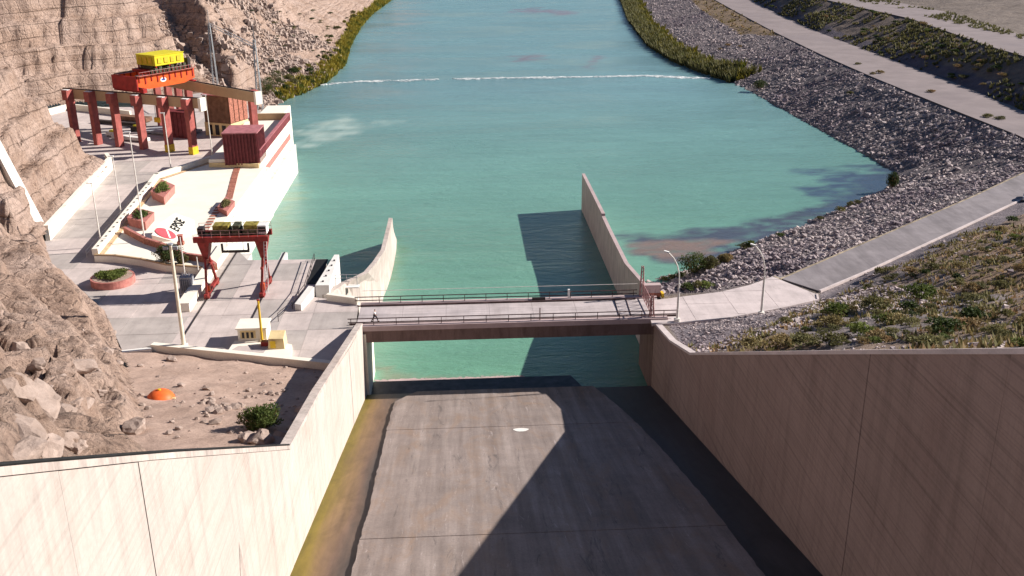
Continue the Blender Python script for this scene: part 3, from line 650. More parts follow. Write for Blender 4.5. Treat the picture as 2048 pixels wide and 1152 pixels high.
yl_ = float(P(950, 756, WZ+.12)[1])
MB().prism([(XL+.4, Y_END+.01), (16.5, Y_END+.01), (14.6, yl_), (XL+.4, yl_-.15)], WZ-1.5, WZ+.10).build('shadow_ledge', 'shadow_tone', chute)  # added near-black ledge, stands in for the bridge's shadow on the water
fe = []; ff = []
for i in range(420):
    x_ = random.uniform(XL+.6, 8.0) if random.random() < .75 else random.gauss(-8, 1.5); s_ = random.uniform(.04, .16); y_ = yl_+.1+abs(random.gauss(0, .22)); k_ = len(fe)
    fe += [(x_-s_*2, y_-s_, WZ+.03), (x_+s_*2, y_-s_, WZ+.03), (x_+s_*1.6, y_+s_, WZ+.05), (x_-s_*1.6, y_+s_, WZ+.06)]; ff.append((k_, k_+1, k_+2, k_+3))
o = MB(); o.add(fe, ff); o.build('edge_foam', 'pink_concrete', chute, kind='stuff')
def chute_wall(name, label, X0, out, W, ys_top, joints_y, mat, copmat, cop_h):
    root = thing(name, label, 'wall', (X0, 60, 0)); sg = out
    for k_, (a, b) in enumerate(zip(joints_y[:-1], joints_y[1:])):
        yv = sorted(set([a+0.02, b-0.02]+[y for y in ys_top if a+0.5 < y < b-0.5]))
        jx = 0.012*((k_*7) % 3)
        xin, xout = X0+sg*(0.02+jx), X0+sg*0.72
        o = MB()
        for y0, y1 in zip(yv[:-1], yv[1:]):
            zb0, zb1 = min(float(ZF(y0)), WZ)-1.2 if y0 > Y_END else float(ZF(y0))-1.0, min(float(ZF(y1)), WZ)-1.2 if y1 > Y_END else float(ZF(y1))-1.0
            xa, xb = min(xin, xout), max(xin, xout)
            o.hexa([(xa, y0, zb0), (xb, y0, zb0), (xb, y1, zb1), (xa, y1, zb1)], [(xa, y0, float(W(y0))-cop_h), (xb, y0, float(W(y0))-cop_h), (xb, y1, float(W(y1))-cop_h), (xa, y1, float(W(y1))-cop_h)])
        o.build('panel', mat, root)
    o = MB(); yv = sorted(ys_top); xa, xb = sorted((X0-sg*0.03, X0+sg*0.76))
    for y0, y1 in zip(yv[:-1], yv[1:]):
        o.hexa([(xa, y0, float(W(y0))-cop_h), (xb, y0, float(W(y0))-cop_h), (xb, y1, float(W(y1))-cop_h), (xa, y1, float(W(y1))-cop_h)], [(xa, y0, float(W(y0))), (xb, y0, float(W(y0))), (xb, y1, float(W(y1))), (xa, y1, float(W(y1)))])
    o.build('coping', copmat, root)
    return root
ytl = [4.0]+sorted(float(p[0]) for p in wall_top_l)[:-1]+[YN]
jl = [4.0, float(PX(-60, 1000, XL)[1]), float(PX(130, 1000, XL)[1]), float(PX(290, 1000, XL)[1]), float(PX(570, 950, XL)[1]), 88.0, 104.0, YN]
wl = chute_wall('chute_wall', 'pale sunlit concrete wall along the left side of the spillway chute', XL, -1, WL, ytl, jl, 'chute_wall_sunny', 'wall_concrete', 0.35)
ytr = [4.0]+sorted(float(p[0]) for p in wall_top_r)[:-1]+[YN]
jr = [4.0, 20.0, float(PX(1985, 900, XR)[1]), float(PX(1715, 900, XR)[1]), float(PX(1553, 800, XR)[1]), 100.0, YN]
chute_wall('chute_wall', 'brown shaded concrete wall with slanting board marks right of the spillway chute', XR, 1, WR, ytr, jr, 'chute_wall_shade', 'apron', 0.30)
# fin added low on the left wall; its shaded side stands for a drain groove
a, b = PX(478, 1082, XL), PX(478, 1190, XL)
MB().add([(XL, a[1], a[2]), (XL, b[1]-.9, float(ZF(b[1]))), (XL, b[1]+1.2, float(ZF(b[1]))), (XL+0.9, b[1]+.3, float(ZF(b[1])))], [(0, 1, 3), (0, 3, 2), (0, 2, 1), (1, 2, 3)]).build('fin', 'wall_concrete', wl)
# pipe along the crest of the left wall
o = MB(); pts = [(XL-0.02, y, float(WL(y))+0.02) for y in (6, 20, 27.4, 40, 55, YCOR-.3)]; o.path(pts, 0.075, 8)
tag(o.build('pipe', 'black'), 'long black pipe lying along the top of the pale left chute wall', 'pipe')

# ------------------------------------------------------------------ training walls beyond the bridge
def wallX(name, label, X0, th, prof_, zb, mat):
    root = thing(name, label, 'wall', (X0, prof_[0][0], 0)); o = MB(); c = MB()
    for (y0, z0), (y1, z1) in zip(prof_[:-1], prof_[1:]):
        o.hexa([(X0, y0, zb), (X0+th, y0, zb), (X0+th, y1, zb), (X0, y1, zb)], [(X0, y0, z0-.18), (X0+th, y0, z0-.18), (X0+th, y1, z1-.18), (X0, y1, z1-.18)])
        c.hexa([(X0-.05, y0, z0-.18), (X0+th+.05, y0, z0-.18), (X0+th+.05, y1, z1-.18), (X0-.05, y1, z1-.18)], [(X0-.05, y0, z0), (X0+th+.05, y0, z0), (X0+th+.05, y1, z1), (X0-.05, y1, z1)])
    o.build('panel', mat, root); c.build('coping', 'pink_concrete', root); return root
rt = [tuple(PX(*p, 26.2)[1:]) for p in [(1280, 558), (1252, 526), (1222, 466), (1206, 432)]]
rt = [(YF+0.4, 0.1)]+[(float(y), float(z)) for y, z in rt]+[(float(PX(1166, 347, 26.2)[1]), float(PX(1166, 347, 26.2)[2]))]
rt = rt[:5]+[(rt[4][0]+0.05, rt[4][1]+0.45)]+rt[5:]
wallX('training_wall', 'straight brown concrete training wall running into the river right of the bridge', 26.0, 0.55, rt, WZ-4, 'wall_concrete')
MB_ = MB().box(24.7, 26.6, YN, YF+0.4, WZ-2, -0.9); tag(MB_.build('bridge_abutment', 'girder'), 'dark concrete abutment under the right end of the bridge', 'abutment')
# curved left wall: vertical at the tip, laid back towards the bridge
top = [P(785, 436, -2.9), P(779, 462, -2.6), P(770, 500, -2.2), P(754, 524, -1.4), P(736, 545, -0.7), P(714, 556, 0.0), P(690, 566, 0.05), P(655, 591, 0.1)]
bot = [P(797, 470, WZ), P(797, 490, WZ), P(793, 515, WZ), P(788, 540, WZ), P(782, 562, WZ), P(776, 580, WZ), (-12.6, 148, WZ), (-12.6, 128.2, WZ)]
o = MB(); n_ = len(top); S_ = 6
rings = []
for t, b in zip(top, bot):
    t, b = np.array(t), np.array(b); b = b+np.array([0, 0, -2.0]); rings.append([t*(1-s/S_)+b*(s/S_)+np.array([-0.35*math.sin(math.pi*s/S_), 0, 0]) for s in range(S_+1)])
vs = [p for r_ in rings for p in r_]; fs = [(i*(S_+1)+j, (i+1)*(S_+1)+j, (i+1)*(S_+1)+j+1, i*(S_+1)+j+1) for i in range(n_-1) for j in range(S_)]
back = [np.array(t)+np.array([-0.7, 0.25, 0]) for t in top]; nb = len(vs); vs += back+[b+np.array([0, 0, -9.5]) for b in back]
fs += [(i*(S_+1), nb+i, nb+i+1, (i+1)*(S_+1)) for i in range(n_-1)]+[(nb+i, nb+n_+i, nb+n_+i+1, nb+i+1) for i in range(n_-1)]
fs += [(0, *range(1, S_+1), nb+n_, nb)]
o.add(vs, fs); tag(o.build('curved_training_wall', 'wall_concrete', smooth=False), 'curved pinkish concrete wing wall tapering to a tip in the water left of the bridge', 'wall')
o = MB().box(XL-0.8, XL+0.35, YN+0.02, YF+0.6, WZ-2, -0.9); tag(o.build('bridge_abutment', 'cream'), 'pale concrete abutment under the left end of the bridge', 'abutment')

# ------------------------------------------------------------------ bridge
bl, br_ = XL-0.9, 26.6
bridge = thing('road_bridge', 'low concrete road bridge with brown girder and pipe railings across the spillway', 'bridge', (5, 123, 0))
nseg = 7
for i in range(nseg):
    a, b = bl+(br_-bl)*i/nseg+0.012, bl+(br_-bl)*(i+1)/nseg-0.012
    MB().box(a, b, YN+0.95, YF-0.95, -0.30, 0.0).build('deck_slab', 'deck', bridge)
MB().box(bl, br_, YN, YN+0.93, -0.45, 0.22).build('kerb', 'pink_concrete', bridge)
MB().box(bl, br_, YF-0.93, YF, -0.45, 0.22).build('kerb', 'pink_concrete', bridge)
for yy_ in (YN+0.35, YN+2.6, YN+4.6, YF-0.7):
    MB().box(bl+0.8, br_-1.6, yy_-0.25, yy_+0.25, -2.05, -0.46).build('girder', 'girder', bridge)
MB().box(bl+.05, br_-.05, YN+0.05, YF-0.05, -0.455, -0.31).build('soffit', 'girder', bridge)
def railing(y, zs, x0, x1, mat, r=0.06, step=2.9, ptop=None):
    for x in np.arange(x0, x1+.1, step): MB().tube((x, y, 0.2), (x, y, ptop or zs[-1]), 0.045, n=6).build('rail_post', mat, bridge)
    for z in zs: MB().tube((x0-.4, y, z), (x1+.4, y, z), r, n=8).build('rail', mat, bridge)
railing(YN+0.5, (0.62, 1.12), bl-0.6, br_+1.0, 'rail_brown', 0.07)
railing(YF-0.45, (0.62, 1.12), bl-0.4, 23.5, 'rail_brown', 0.07)
MB().tube((bl+.3, YF-.12, 1.9), (24.0, YF-.12, 1.9), 0.035, n=6).build('cable', 'pale_pole', bridge)
o = MB().tube((bl-0.4, YF-1.15, 0.1), (23.6, YF-1.15, 0.1), 0.10, n=8); o.build('service_pipe', 'rail_brown', bridge)
o = MB().tube((bl-0.9, YN+1.2, 0.12), (br_+1.6, YN+1.2, 0.12), 0.12, n=8); o.build('service_pipe', 'rail_brown', bridge)

# ------------------------------------------------------------------ plaza: concrete slabs over a solid base
RW = -40.2                   # river face of the powerhouse
TX = -36.4                                       # river edge of the gantry apron
plaza_poly = [P2(702, 716), P2(680, 728), P2(305, 690), P2(246, 704), P2(228, 664), P2(206, 622), P2(140, 566), P2(98, 530), P2(84, 486), P2(92, 474), P2(219, 333),
              (-97, 226), (-118, 248), P2(96, 222), P2(140, 214), P2(262, 214), P2(350, 196), P2(425, 180), P2(520, 222), (-50, 270), (-47.5, 264), (RW-3, 250), (RW-3, 210),
              (RW+0.2, 208), (RW+0.2, 152.0), (-35.2, 152.0), (-33.0, 147.6), (-20.9, 147.2), (-20.9, 131), (-14.3, 127.9), (-13.9, 119.2)]
o = MB().prism(plaza_poly, -15.0, -0.03); plaza = o.build('plaza', 'roadslab'); plaza['kind'] = 'structure'
def clip(poly, axis, c, keep_less):
    out = []
    for i in range(len(poly)):
        a, b = poly[i-1], poly[i]; ia = (a[axis] <= c) == keep_less; ib = (b[axis] <= c) == keep_less
        if ia != ib:
            t = (c-a[axis])/(b[axis]-a[axis]); out.append((a[0]+(b[0]-a[0])*t, a[1]+(b[1]-a[1])*t))
        if ib: out.append(b)
    return out
def slabs(poly, xs_, ys_, parent, mat, z0, z1, gap=0.02, rnd=0.012):
    for x0, x1 in zip(xs_[:-1], xs_[1:]):
        for y0, y1 in zip(ys_[:-1], ys_[1:]):
            q = clip(clip(clip(clip(list(poly), 0, x0+gap, False), 0, x1-gap, True), 1, y0+gap, False), 1, y1-gap, True)
            if len(q) < 3: continue
            ar = abs(sum(q[i-1][0]*q[i][1]-q[i][0]*q[i-1][1] for i in range(len(q))))/2
            if ar < 0.6: continue
            MB().prism(q, z0, z1+random.uniform(-rnd, rnd)).build('slab', mat if isinstance(mat, str) else random.choice(mat), parent)
hole_x = [-36.4-0.02]
slabs(plaza_poly, [-125, -100, -86, -74, -66.5, -58.6, -50, -44, -36.4, -32, -27.85, -24, -20, -13], [107, 113, 119.2, 125, 130.5, 138, 145.5, 153, 161, 169, 178, 187, 196, 206, 216, 228, 240, 252, 270, 290, 320], plaza, ['plaza', 'plaza', 'roadslab'], -0.5, 0.0)
# crane rails let into the apron, as far as the water
for x_ in (-35.4, -27.85): tag(MB().box(x_-0.09, x_+0.09, 117.5, 152.0 if x_ < -30 else 150.9, 0.006, 0.10).build('crane_rail', 'dark_metal'), 'dark steel rail in the apron under the red gantry crane, beside the cream wall' if x_ < -30 else 'dark steel rail in the apron under the right legs of the red gantry crane', 'rail', 'rails of the gantry crane')
o = MB().box(-28.25, -27.45, 147.3, 151.0, -12, -0.02); tag(o.build('rail_pier', 'white_concrete'), 'narrow pale pier carrying the crane rail out over the water', 'pier')

# cream wall between the apron and the terrace
def wall_line(name, label, cat, pts, th, z0, z1, mat, copmat=None, cop=0.12, group=None):
    root = thing(name, label, cat, (*pts[0][:2], 0), group); o = MB(); c = MB(); n = len(pts)
    L = []; 
    for i in range(n):
        p = np.array(pts[i][:2]); d0 = np.array(pts[max(i, 1)][:2])-np.array(pts[max(i, 1)-1][:2]); d1 = np.array(pts[min(i+1, n-1)][:2])-np.array(pts[min(i, n-2)][:2])
        d0 /= np.linalg.norm(d0); d1 /= np.linalg.norm(d1); m_ = d0+d1; m_ /= np.linalg.norm(m_); nn = np.array([-m_[1], m_[0]])/max(0.5, float(m_ @ d0))
        L.append((p-nn*th/2, p+nn*th/2, p-nn*(th/2+.06), p+nn*(th/2+.06)))
    zz = lambda i, z: z[i] if isinstance(z, (list, tuple)) else z
    for i in range(n-1):
        a, b = L[i], L[i+1]
        o.hexa([(*a[0], zz(i, z0)), (*b[0], zz(i+1, z0)), (*b[1], zz(i+1, z0)), (*a[1], zz(i, z0))], [(*a[0], zz(i, z1)-cop), (*b[0], zz(i+1, z1)-cop), (*b[1], zz(i+1, z1)-cop), (*a[1], zz(i, z1)-cop)])
        c.hexa([(*a[2], zz(i, z1)-cop), (*b[2], zz(i+1, z1)-cop), (*b[3], zz(i+1, z1)-cop), (*a[3], zz(i, z1)-cop)], [(*a[2], zz(i, z1)), (*b[2], zz(i+1, z1)), (*b[3], zz(i+1, z1)), (*a[3], zz(i, z1))])
    o.build('wall_body', mat, root); c.build('coping', copmat or mat, root); return root
wall_line('cream_wall', 'thick cream wall along the left rail of the red gantry crane', 'wall', [(-37.4, 126.6), (-37.4, 152.0)], 1.5, -0.3, 1.25, 'cream')
o = MB().box(-36.0, -33.2, 147.9, 151.9, -13, -0.35); tag(o.build('river_step', 'river_wall'), 'pale stepped block at the water beside the left end of the apron', 'block')
wall_line('low_wall', 'long low cream wall with brown front beside the sandy ground', 'wall', [P2(305, 692, 0.2), P2(470, 709, 0.2), P2(682, 731, 0.2)], 0.7, -1.4, 0.55, 'cream')
wall_line('kerb_wall', 'short white kerb wall between the rock foot and the road', 'wall', [P2(243, 705, 0.1), P2(303, 698, 0.1)], 0.6, -1.0, 0.25, 'white_concrete')
wall_line('retaining_wall', 'long cream retaining wall along the foot of the rock beside the access road', 'wall', [P2(96, 478, 0.3), P2(160, 405, 0.3), P2(222, 336, 0.3), P2(215, 327, 0.3)], 0.7, -0.4, 2.6, 'cream')
wall_line('far_wall', 'low cream wall behind the yard at the foot of the cliff', 'wall', [P2(90, 232), P2(140, 219), P2(200, 226), P2(262, 234)], 0.6, -0.3, 1.6, 'cream', 'cream')

# ------------------------------------------------------------------ cream terrace over the powerhouse
ZT = 1.0
terr_in = [P2(206, 510, ZT), P2(240, 466, ZT), P2(304, 392, ZT), P2(318, 370, ZT), P2(442, 324, ZT), P2(452, 321, ZT)]
front = [P2(188, 512, ZT), P2(228, 513, ZT), P2(280, 520, ZT), P2(331, 531, ZT), P2(404, 537, ZT)]
terrace = thing('powerhouse_terrace', 'bright cream terrace with red path and planters over the powerhouse', 'terrace', (-48, 165, 0))
poly = front+[(-38.4, 141.5), (-38.4, 152.4), (RW, 152.4), (RW, 205), P2(452, 321, ZT), P2(442, 320, ZT), P2(316, 362, ZT), P2(304, 384, ZT), P2(197, 508, ZT)]
MB().prism(poly, 0.002, ZT).build('terrace_floor', 'cream', terrace)
MB().box(RW-6.0, RW+0.25, 152.02, 208, -16, 0.0).build('river_wall', 'river_wall', terrace)
wl_ = [P2(192, 509, ZT), P2(300, 376, ZT), P2(314, 357, ZT), P2(437, 317, ZT)]
def poly_wall(pts, th, z0, z1, name, mat, parent):
    o = MB()
    for a, b in zip(pts[:-1], pts[1:]):
        a, b = np.array(a), np.array(b); u = (b-a)/np.linalg.norm(b-a); o.obox((a+b)/2, u, np.linalg.norm(b-a)/2+th*0.30, th/2, z0, z1)
    return o.build(name, mat, parent)
poly_wall(wl_, 0.9, ZT+0.01, ZT+1.0, 'parapet', 'cream', terrace)
poly_wall([(p[0]+0.95, p[1]-0.35) for p in wl_], 0.7, ZT+0.011, ZT+0.12, 'gutter', 'ochre_path', terrace)
for a, b in zip(front[:-1], front[1:]):
    pass
poly_wall([(p[0]+.1, p[1]+0.25) for p in front], 0.35, ZT+0.011, ZT+0.22, 'front_kerb', 'tan_beam', terrace)
for i, t in enumerate(np.linspace(0.03, 0.97, 16)):      # anchor bolts along the parapet
    a, b = np.array(wl_[0]), np.array(wl_[1]); p = a+(b-a)*t+np.array([0.20, -.1]); MB().obox(p, (1, 0), .13, .13, ZT+1.0, ZT+1.12).build('post_base', 'dark_metal', terrace)
# railing on the outside of the parapet
rl = thing('terrace_railing', 'dark pipe railing along the outer side of the terrace parapet by the access road', 'railing', (*wl_[0], 0))
a, b = np.array(P2(174, 515)), np.array(P2(296, 373)); n_ = 15
for i in range(n_+1):
    p = a+(b-a)*i/n_; MB().tube((*p, 0.0), (*p, 1.1), 0.05, n=6).build('rail_post', 'pale_pole', rl)
for z_ in (0.6, 1.1): MB().tube((*a, z_), (*b, z_), 0.055, n=6).build('rail', 'pale_pole', rl)
# red path with stepping stones
path = []
pc = [(476, 332), (470, 350), (464, 374), (458, 398)]
path_pts = [P2(*p, ZT) for p in pc]
for a, b in zip(path_pts[:-1], path_pts[1:]):
    a, b = np.array(a), np.array(b); L_ = np.linalg.norm(b-a); u = (b-a)/L_; n_ = max(1, int(round(L_/1.6)))
    for i in range(n_): MB().obox(a+u*L_*(i+.5)/n_, u, L_/n_/2-.04, 0.62, ZT+0.004, ZT+0.07+0.02*(i % 2)).build('paving_slab', 'brick', terrace)
a, b = np.array(P2(438, 414, ZT)), np.array(P2(407, 466, ZT)); u = (b-a)/np.linalg.norm(b-a)
for i in range(9): MB().obox(a+(b-a)*(i+.3)/9, u, 0.42, 0.55, ZT+0.004, ZT+0.10).build('paving_slab', 'brick', terrace)
MB().prism([P2(470, 330, ZT), P2(452, 322, ZT), P2(446, 326, ZT), P2(455, 330, ZT)], ZT+.004, ZT+.06).build('paving_slab', 'brick', terrace)
# red low wall across the terrace
lw = [P2(251, 466, ZT), P2(292, 488, ZT), P2(322, 497, ZT), P2(372, 519, ZT), P2(410, 524, ZT), P2(432, 540, ZT)]
poly_wall(lw, 0.45, ZT+0.012, ZT+0.95, 'red_wall', 'brick', terrace)
poly_wall([(x, y+.02) for x, y in lw], 0.5, ZT+0.951, ZT+1.04, 'red_wall_coping', 'planter', terrace)

# planters
def leaf_cloud(n, rx, ry, rz, s, seed, dome=False, up=0.3):
    r = np.random.default_rng(seed); v = []; f = []
    for i in range(n):
        while True:
            p = r.uniform(-1, 1, 3)
            q = np.linalg.norm(p)
            if 0.35 < q < 1 and (not dome or p[2] > -0.2): break
        lump = 0.75+0.35*math.sin(3.1*math.atan2(p[1], p[0])+seed)*math.cos(2.3*p[2]+seed)
        c = np.array([p[0]*rx, p[1]*ry, (p[2]*0.5+0.5)*rz])*np.array([lump, lump, 1])
        d = r.normal(size=3); d[2] = abs(d[2])*up+0.2; d /= np.linalg.norm(d); e = np.cross(d, r.normal(size=3)); e /= np.linalg.norm(e); g = np.cross(d, e)
        l = s*r.uniform(0.6, 1.4); w = l*r.uniform(0.35, 0.7)
        k_ = len(v); v += [c-e*w*.5, c+e*w*.5, c+g*l+d*l*.3]; f.append((k_, k_+1, k_+2))
        k_ = len(v); v += [c-g*w*.5, c+g*w*.5, c+d*l+e*w*.3]; f.append((k_, k_+1, k_+2))
    return v, f
def leaf_obj(name, mat, parent, c, n, rx, ry, rz, s, seed, **kw):
    v, f = leaf_cloud(n, rx, ry, rz, s, seed, **kw); o = MB(); o.add([(p[0]+c[0], p[1]+c[1], p[2]+c[2]) for p in v], f)
    o3 = root_loc(parent) if parent else Vector((0, 0, 0)); me = bpy.data.meshes.new(name)
    me.from_pydata([(x-o3.x, y-o3.y, z-o3.z) for x, y, z in o.v], [], o.f); me.materials.append(MAT[mat])
    ob = bpy.data.objects.new(name, me); COL.objects.link(ob); ob.parent = parent; return ob
def planter_box(label, corner, right, left, h, z, inset=0.35, leaf='leaf_green', grp='red planter boxes on the terrace'):
    c = np.array(P2(*corner, z)); r_ = np.array(P2(*right, z)); l_ = np.array(P2(*left, z)); q = [c, r_, r_+l_-c, l_]
    cen = sum(q)/4; root = thing('planter_box', label, 'planter', (*cen, z), grp)
    o = MB(); qs = [tuple(cen+(p-cen)*0.93) for p in q]; qt = [tuple(p) for p in q]
    if (r_-c)[0]*(l_-c)[1]-(r_-c)[1]*(l_-c)[0] < 0: qs, qt = qs[::-1], qt[::-1]
    o.hexa([(*p, z+.005) for p in qs], [(*p, z+h) for p in qt]); o.build('box', 'planter', root)
    e1 = np.linalg.norm(r_-c); e2 = np.linalg.norm(l_-c)
    u1 = (r_-c)/e1; u2 = (l_-c)/e2
    v, f = leaf_cloud(240, 1, 1, 0.7, 0.30, int(abs(cen[0])*10), dome=True)
    pts = [tuple(cen+u1*p[0]*e1*.46+u2*p[1]*e2*.46)+(z+h-0.1+p[2]*.7,) for p in v]
    me = bpy.data.meshes.new('shrubs'); me.from_pydata([(p[0]-cen[0], p[1]-cen[1], p[2]-z) for p in pts], [], f); me.materials.append(MAT[leaf])
    ob = bpy.data.objects.new('shrubs', me); COL.objects.link(ob); ob.parent = root
    return root
planter_box('red square planter with green shrubs at the middle of the parapet, upper of two', (330, 411), (352, 386), (303, 398), 1.5, ZT)
planter_box('red square planter with green shrubs beside the round emblem, lower of two', (293, 462), (311, 441), (256, 452), 1.5, ZT)
planter_box('small red planter with low plants standing on the red terrace path', (455, 434), (471, 413), (436, 424), 1.0, ZT, leaf='leaf_olive')
# round planter on the plaza
c = P(227, 566, 0.0); rp = thing('round_planter', 'round pink walled planter with clipped green hedge on the plaza', 'planter', tuple(c))
MB().disc_prism(c, 3.05, 0.004, 1.05, 40).build('planter_wall', 'planter', rp)
MB().disc_prism(c, 2.75, 1.05, 1.075, 40).build('soil', 'sand', rp)
leaf_obj('hedge', 'leaf_green', rp, (c[0], c[1], 0.95), 1500, 2.65, 2.65, 0.75, 0.26, 5, dome=True)
# emblem disc and letters on a tilted white bed
c = np.array(P(335, 482, ZT)); ed = thing('emblem_sign', 'tilted white bed with round red emblem and black letters EPSE on the terrace', 'sign', tuple(c))
n_ax = Vector((0.40, -0.42, 0.81)).normalized(); pl0 = Vector(P(345, 481, ZT+0.05))
def onbed(px, py, off=0.0):
    d = Vector(ray(px, py)); e = Vector(EYE); t = (pl0+n_ax*off-e).dot(n_ax)/d.dot(n_ax); return e+d*t
q = [onbed(*p) for p in ((303, 470), (345, 483), (384, 470), (388, 440), (350, 426), (318, 448))]
o = MB(); n = len(q); lo = [(p.x, p.y, ZT+.003) for p in q]; hi = [(p.x, p.y, max(p.z, ZT+.05)) for p in q]
o.add(lo+hi, [tuple(range(n))[::-1], tuple(range(n, 2*n))]+[(i, (i+1) % n, n+(i+1) % n, n+i) for i in range(n)]); o.build('bed', 'cream', ed)
ce = onbed(331, 467.5); ex = onbed(351.5, 472)-ce; ey = onbed(327, 457.5)-ce
def on_disc(s, t, off): return ce+ex*s+ey*t+n_ax*off
N_ = 32; o = MB(); lo = [on_disc(math.cos(t), math.sin(t), .02) for t in [2*math.pi*i/N_ for i in range(N_)]]; hi = [p+n_ax*.12 for p in lo]
o.add(lo+hi, [tuple(range(N_))[::-1], tuple(range(N_, 2*N_))]+[(i, (i+1) % N_, N_+(i+1) % N_, N_+i) for i in range(N_)]); o.build('disc', 'emblem_red', ed)
o = MB(); o.add([on_disc(s_, t_, .16) for s_, t_ in ((.18, -.80), (.36, -.80), (.36, .86), (.18, .92))], [(0, 1, 2, 3)]); o.build('bar', 'white', ed)
c = P(362, 489, ZT); vb = thing('valve_stand', 'small dark red valve stand beside the round emblem', 'valve', tuple(c))
MB().box(c[0]-.5, c[0]+.5, c[1]-.4, c[1]+.4, ZT+.004, ZT+.5).build('base', 'brick', vb)
MB().box(c[0]-.3, c[0]+.35, c[1]-.25, c[1]+.25, ZT+.5, ZT+1.5).build('housing', 'gantry_red', vb)
MB().disc_prism(c, .5, ZT+1.52, ZT+1.62, 14).build('wheel', 'planter', vb)
cu = bpy.data.curves.new('letters', 'FONT'); cu.body = 'EPSE'; cu.size = 1.0; cu.extrude = 0.02; cu.space_character = 1.2; cu.offset = 0.03
tmp = bpy.data.objects.new('tmp_letters', cu); COL.objects.link(tmp); bpy.context.view_layer.update()
me = bpy.data.meshes.new_from_object(tmp.evaluated_get(bpy.context.evaluated_depsgraph_get())); bpy.data.objects.remove(tmp)
wdt = max(v.co.x for v in me.vertices); hgt = max(v.co.y for v in me.vertices)
l0, lx, ly = onbed(355.5, 464.5, .03), onbed(370, 443.5, .03), onbed(338.5, 455, .03)
for v in me.vertices: v.co = l0+(lx-l0)*(v.co.x/wdt)+(ly-l0)*(v.co.y/hgt)+n_ax*(v.co.z+.03)-ed.location
me.materials.append(MAT['black']); o = bpy.data.objects.new('lettering', me); COL.objects.link(o); o.parent = ed

# ------------------------------------------------------------------ powerhouse river deck, red ribbed box, parapet
ph = thing('powerhouse_deck', 'river deck of the powerhouse with dark red parapet and pink tiled band', 'building', (RW-3, 210, 0))
XD = -41.1
yA, yB = 205.0, 246.0
MB().box(XD-10.5, XD, yA, yB, -3.38, 2.6).build('deck_body', 'cream', ph)
MB().box(XD-0.45, XD+0.08, yA-0.2, yB, 2.62, 4.3).build('parapet', 'maroon', ph)
MB().box(XD-0.6, XD+0.2, yA-0.2, yB, 4.302, 4.42).build('parapet_coping', 'maroon_top', ph)
MB().box(XD-0.52, XD-0.455, yA+7.0, yB-.5, 2.7, 4.2).build('parapet_inside', 'cream', ph)
n_ = 18
for i in range(n_):
    y0 = yA+1.0+(38.0)*i/n_; y1 = yA+1.0+(38.0)*(i+1)/n_-0.05
    MB().box(XD, XD+0.10, y0, y1, -1.6, -0.25).build('tile', 'planter', ph)
MB().box(XD-6, RW+0.05, 205.02, 245.5, -15, -3.4).build('lower_deck', 'river_wall', ph)
MB().box(XD-8, XD+0.02, yB, yB+.6, 2.0, 4.2).build('end_wall', 'tan_beam', ph)
MB().box(XD-9.0, XD-3.0, 254, 266, -13, 2.6).build('end_block', 'cream', ph)
MB().prism([(XD-10.5, yA-.01), (XD-.02, yA-.01), (XD-.02, yA-1.8)], 0.99, 1.9).build('corner_infill', 'yellow_wall', ph)
rb = thing('ribbed_box', 'dark red ribbed box standing at the front corner of the powerhouse deck', 'building', (XD-5, 199, 0))
bx0, bx1, by0, by1, bz0, bz1 = XD-6.9, XD-0.12, yA-1.0, yA+7.0, 1.6, 8.0
MB().box(bx0, bx1, by0, by1, bz0, bz1).build('body', 'maroon', rb)
MB().box(bx0-.2, bx1+.2, by0-.2, by1+.2, bz1+.002, bz1+.22).build('roof', 'maroon_top', rb)
for i in range(11):
    x = bx0+.1+(bx1-bx0-.2)*i/10; MB().box(x-.13, x+.13, by0-.22, by0-.002, bz0, bz1-.05).build('rib', 'maroon', rb)
for i in range(9):
    y = by0+.3+(by1-by0-.6)*i/8; MB().box(bx1+.002, bx1+.2, y-.13, y+.13, bz0, bz1-.05).build('rib', 'maroon', rb)

# ------------------------------------------------------------------ overhead travelling crane on its runway
O_ = np.array(P2(388, 308)); U_ = np.array(P2(208, 290))-O_; U_ /= np.linalg.norm(U_); V_ = np.array([-U_[1], U_[0]]); V_ = V_ if V_[1] > 0 else -V_
def uv(u, v): return O_+U_*u+V_*v
RH = 12.3                                         # runway height
run = thing('crane_runway', 'tan front runway beam on six dark red columns in the powerhouse yard', 'crane runway', (*O_, 0))
cu_ = [0.0, 6.6, 14.0, 21.0, 27.4, 34.0]
for i, u0 in enumerate(cu_):
    c = uv(u0, 0.0); o = MB().obox(c, U_, 0.55, 0.85, 0.0, RH-2.25); o.build('column', 'red_column', run)
    MB().obox(uv(u0, -0.3), U_, 0.75, 1.15, RH-2.249, RH-0.02).build('bracket', 'red_column', run)
    if i < 2: MB().obox(uv(u0, 0), U_, 0.62, 0.92, 0.01, 1.7).build('yellow_band', 'yellow_mark', run)
us_ = [-3.2]+cu_[1:5]+[36.5]
for a, b in zip(us_[:-1], us_[1:]):
    MB().obox(uv((a+b)/2, 0.95), U_, (b-a)/2-.03, 0.35, RH-2.2, RH).build('beam', 'tan_beam', run)
MB().obox(uv(-3.3, 0.6), U_, 0.35, 0.9, RH-2.6, RH+0.25).build('end_cap', 'cream', run)
MB().obox(uv(16.7, 0.75), U_, 19.6, 0.12, RH+0.02, RH+0.22).build('crane_rail', 'dark_metal', run)
for i in range(6): MB().obox(uv(cu_[i], -0.75), U_, 0.8, 0.45, RH+0.0, RH+0.10).build('walkway_bracket', 'white', run)
RH2 = 13.0
B2 = uv(-12.4, 8.3); U2 = uv(11.2, 15.9)-B2; U2 /= np.linalg.norm(U2); V2 = np.array([-U2[1], U2[0]]); V2 = V2 if V2[1] > 0 else -V2
def r2(t, w=0.0): return B2+U2*t+V2*w
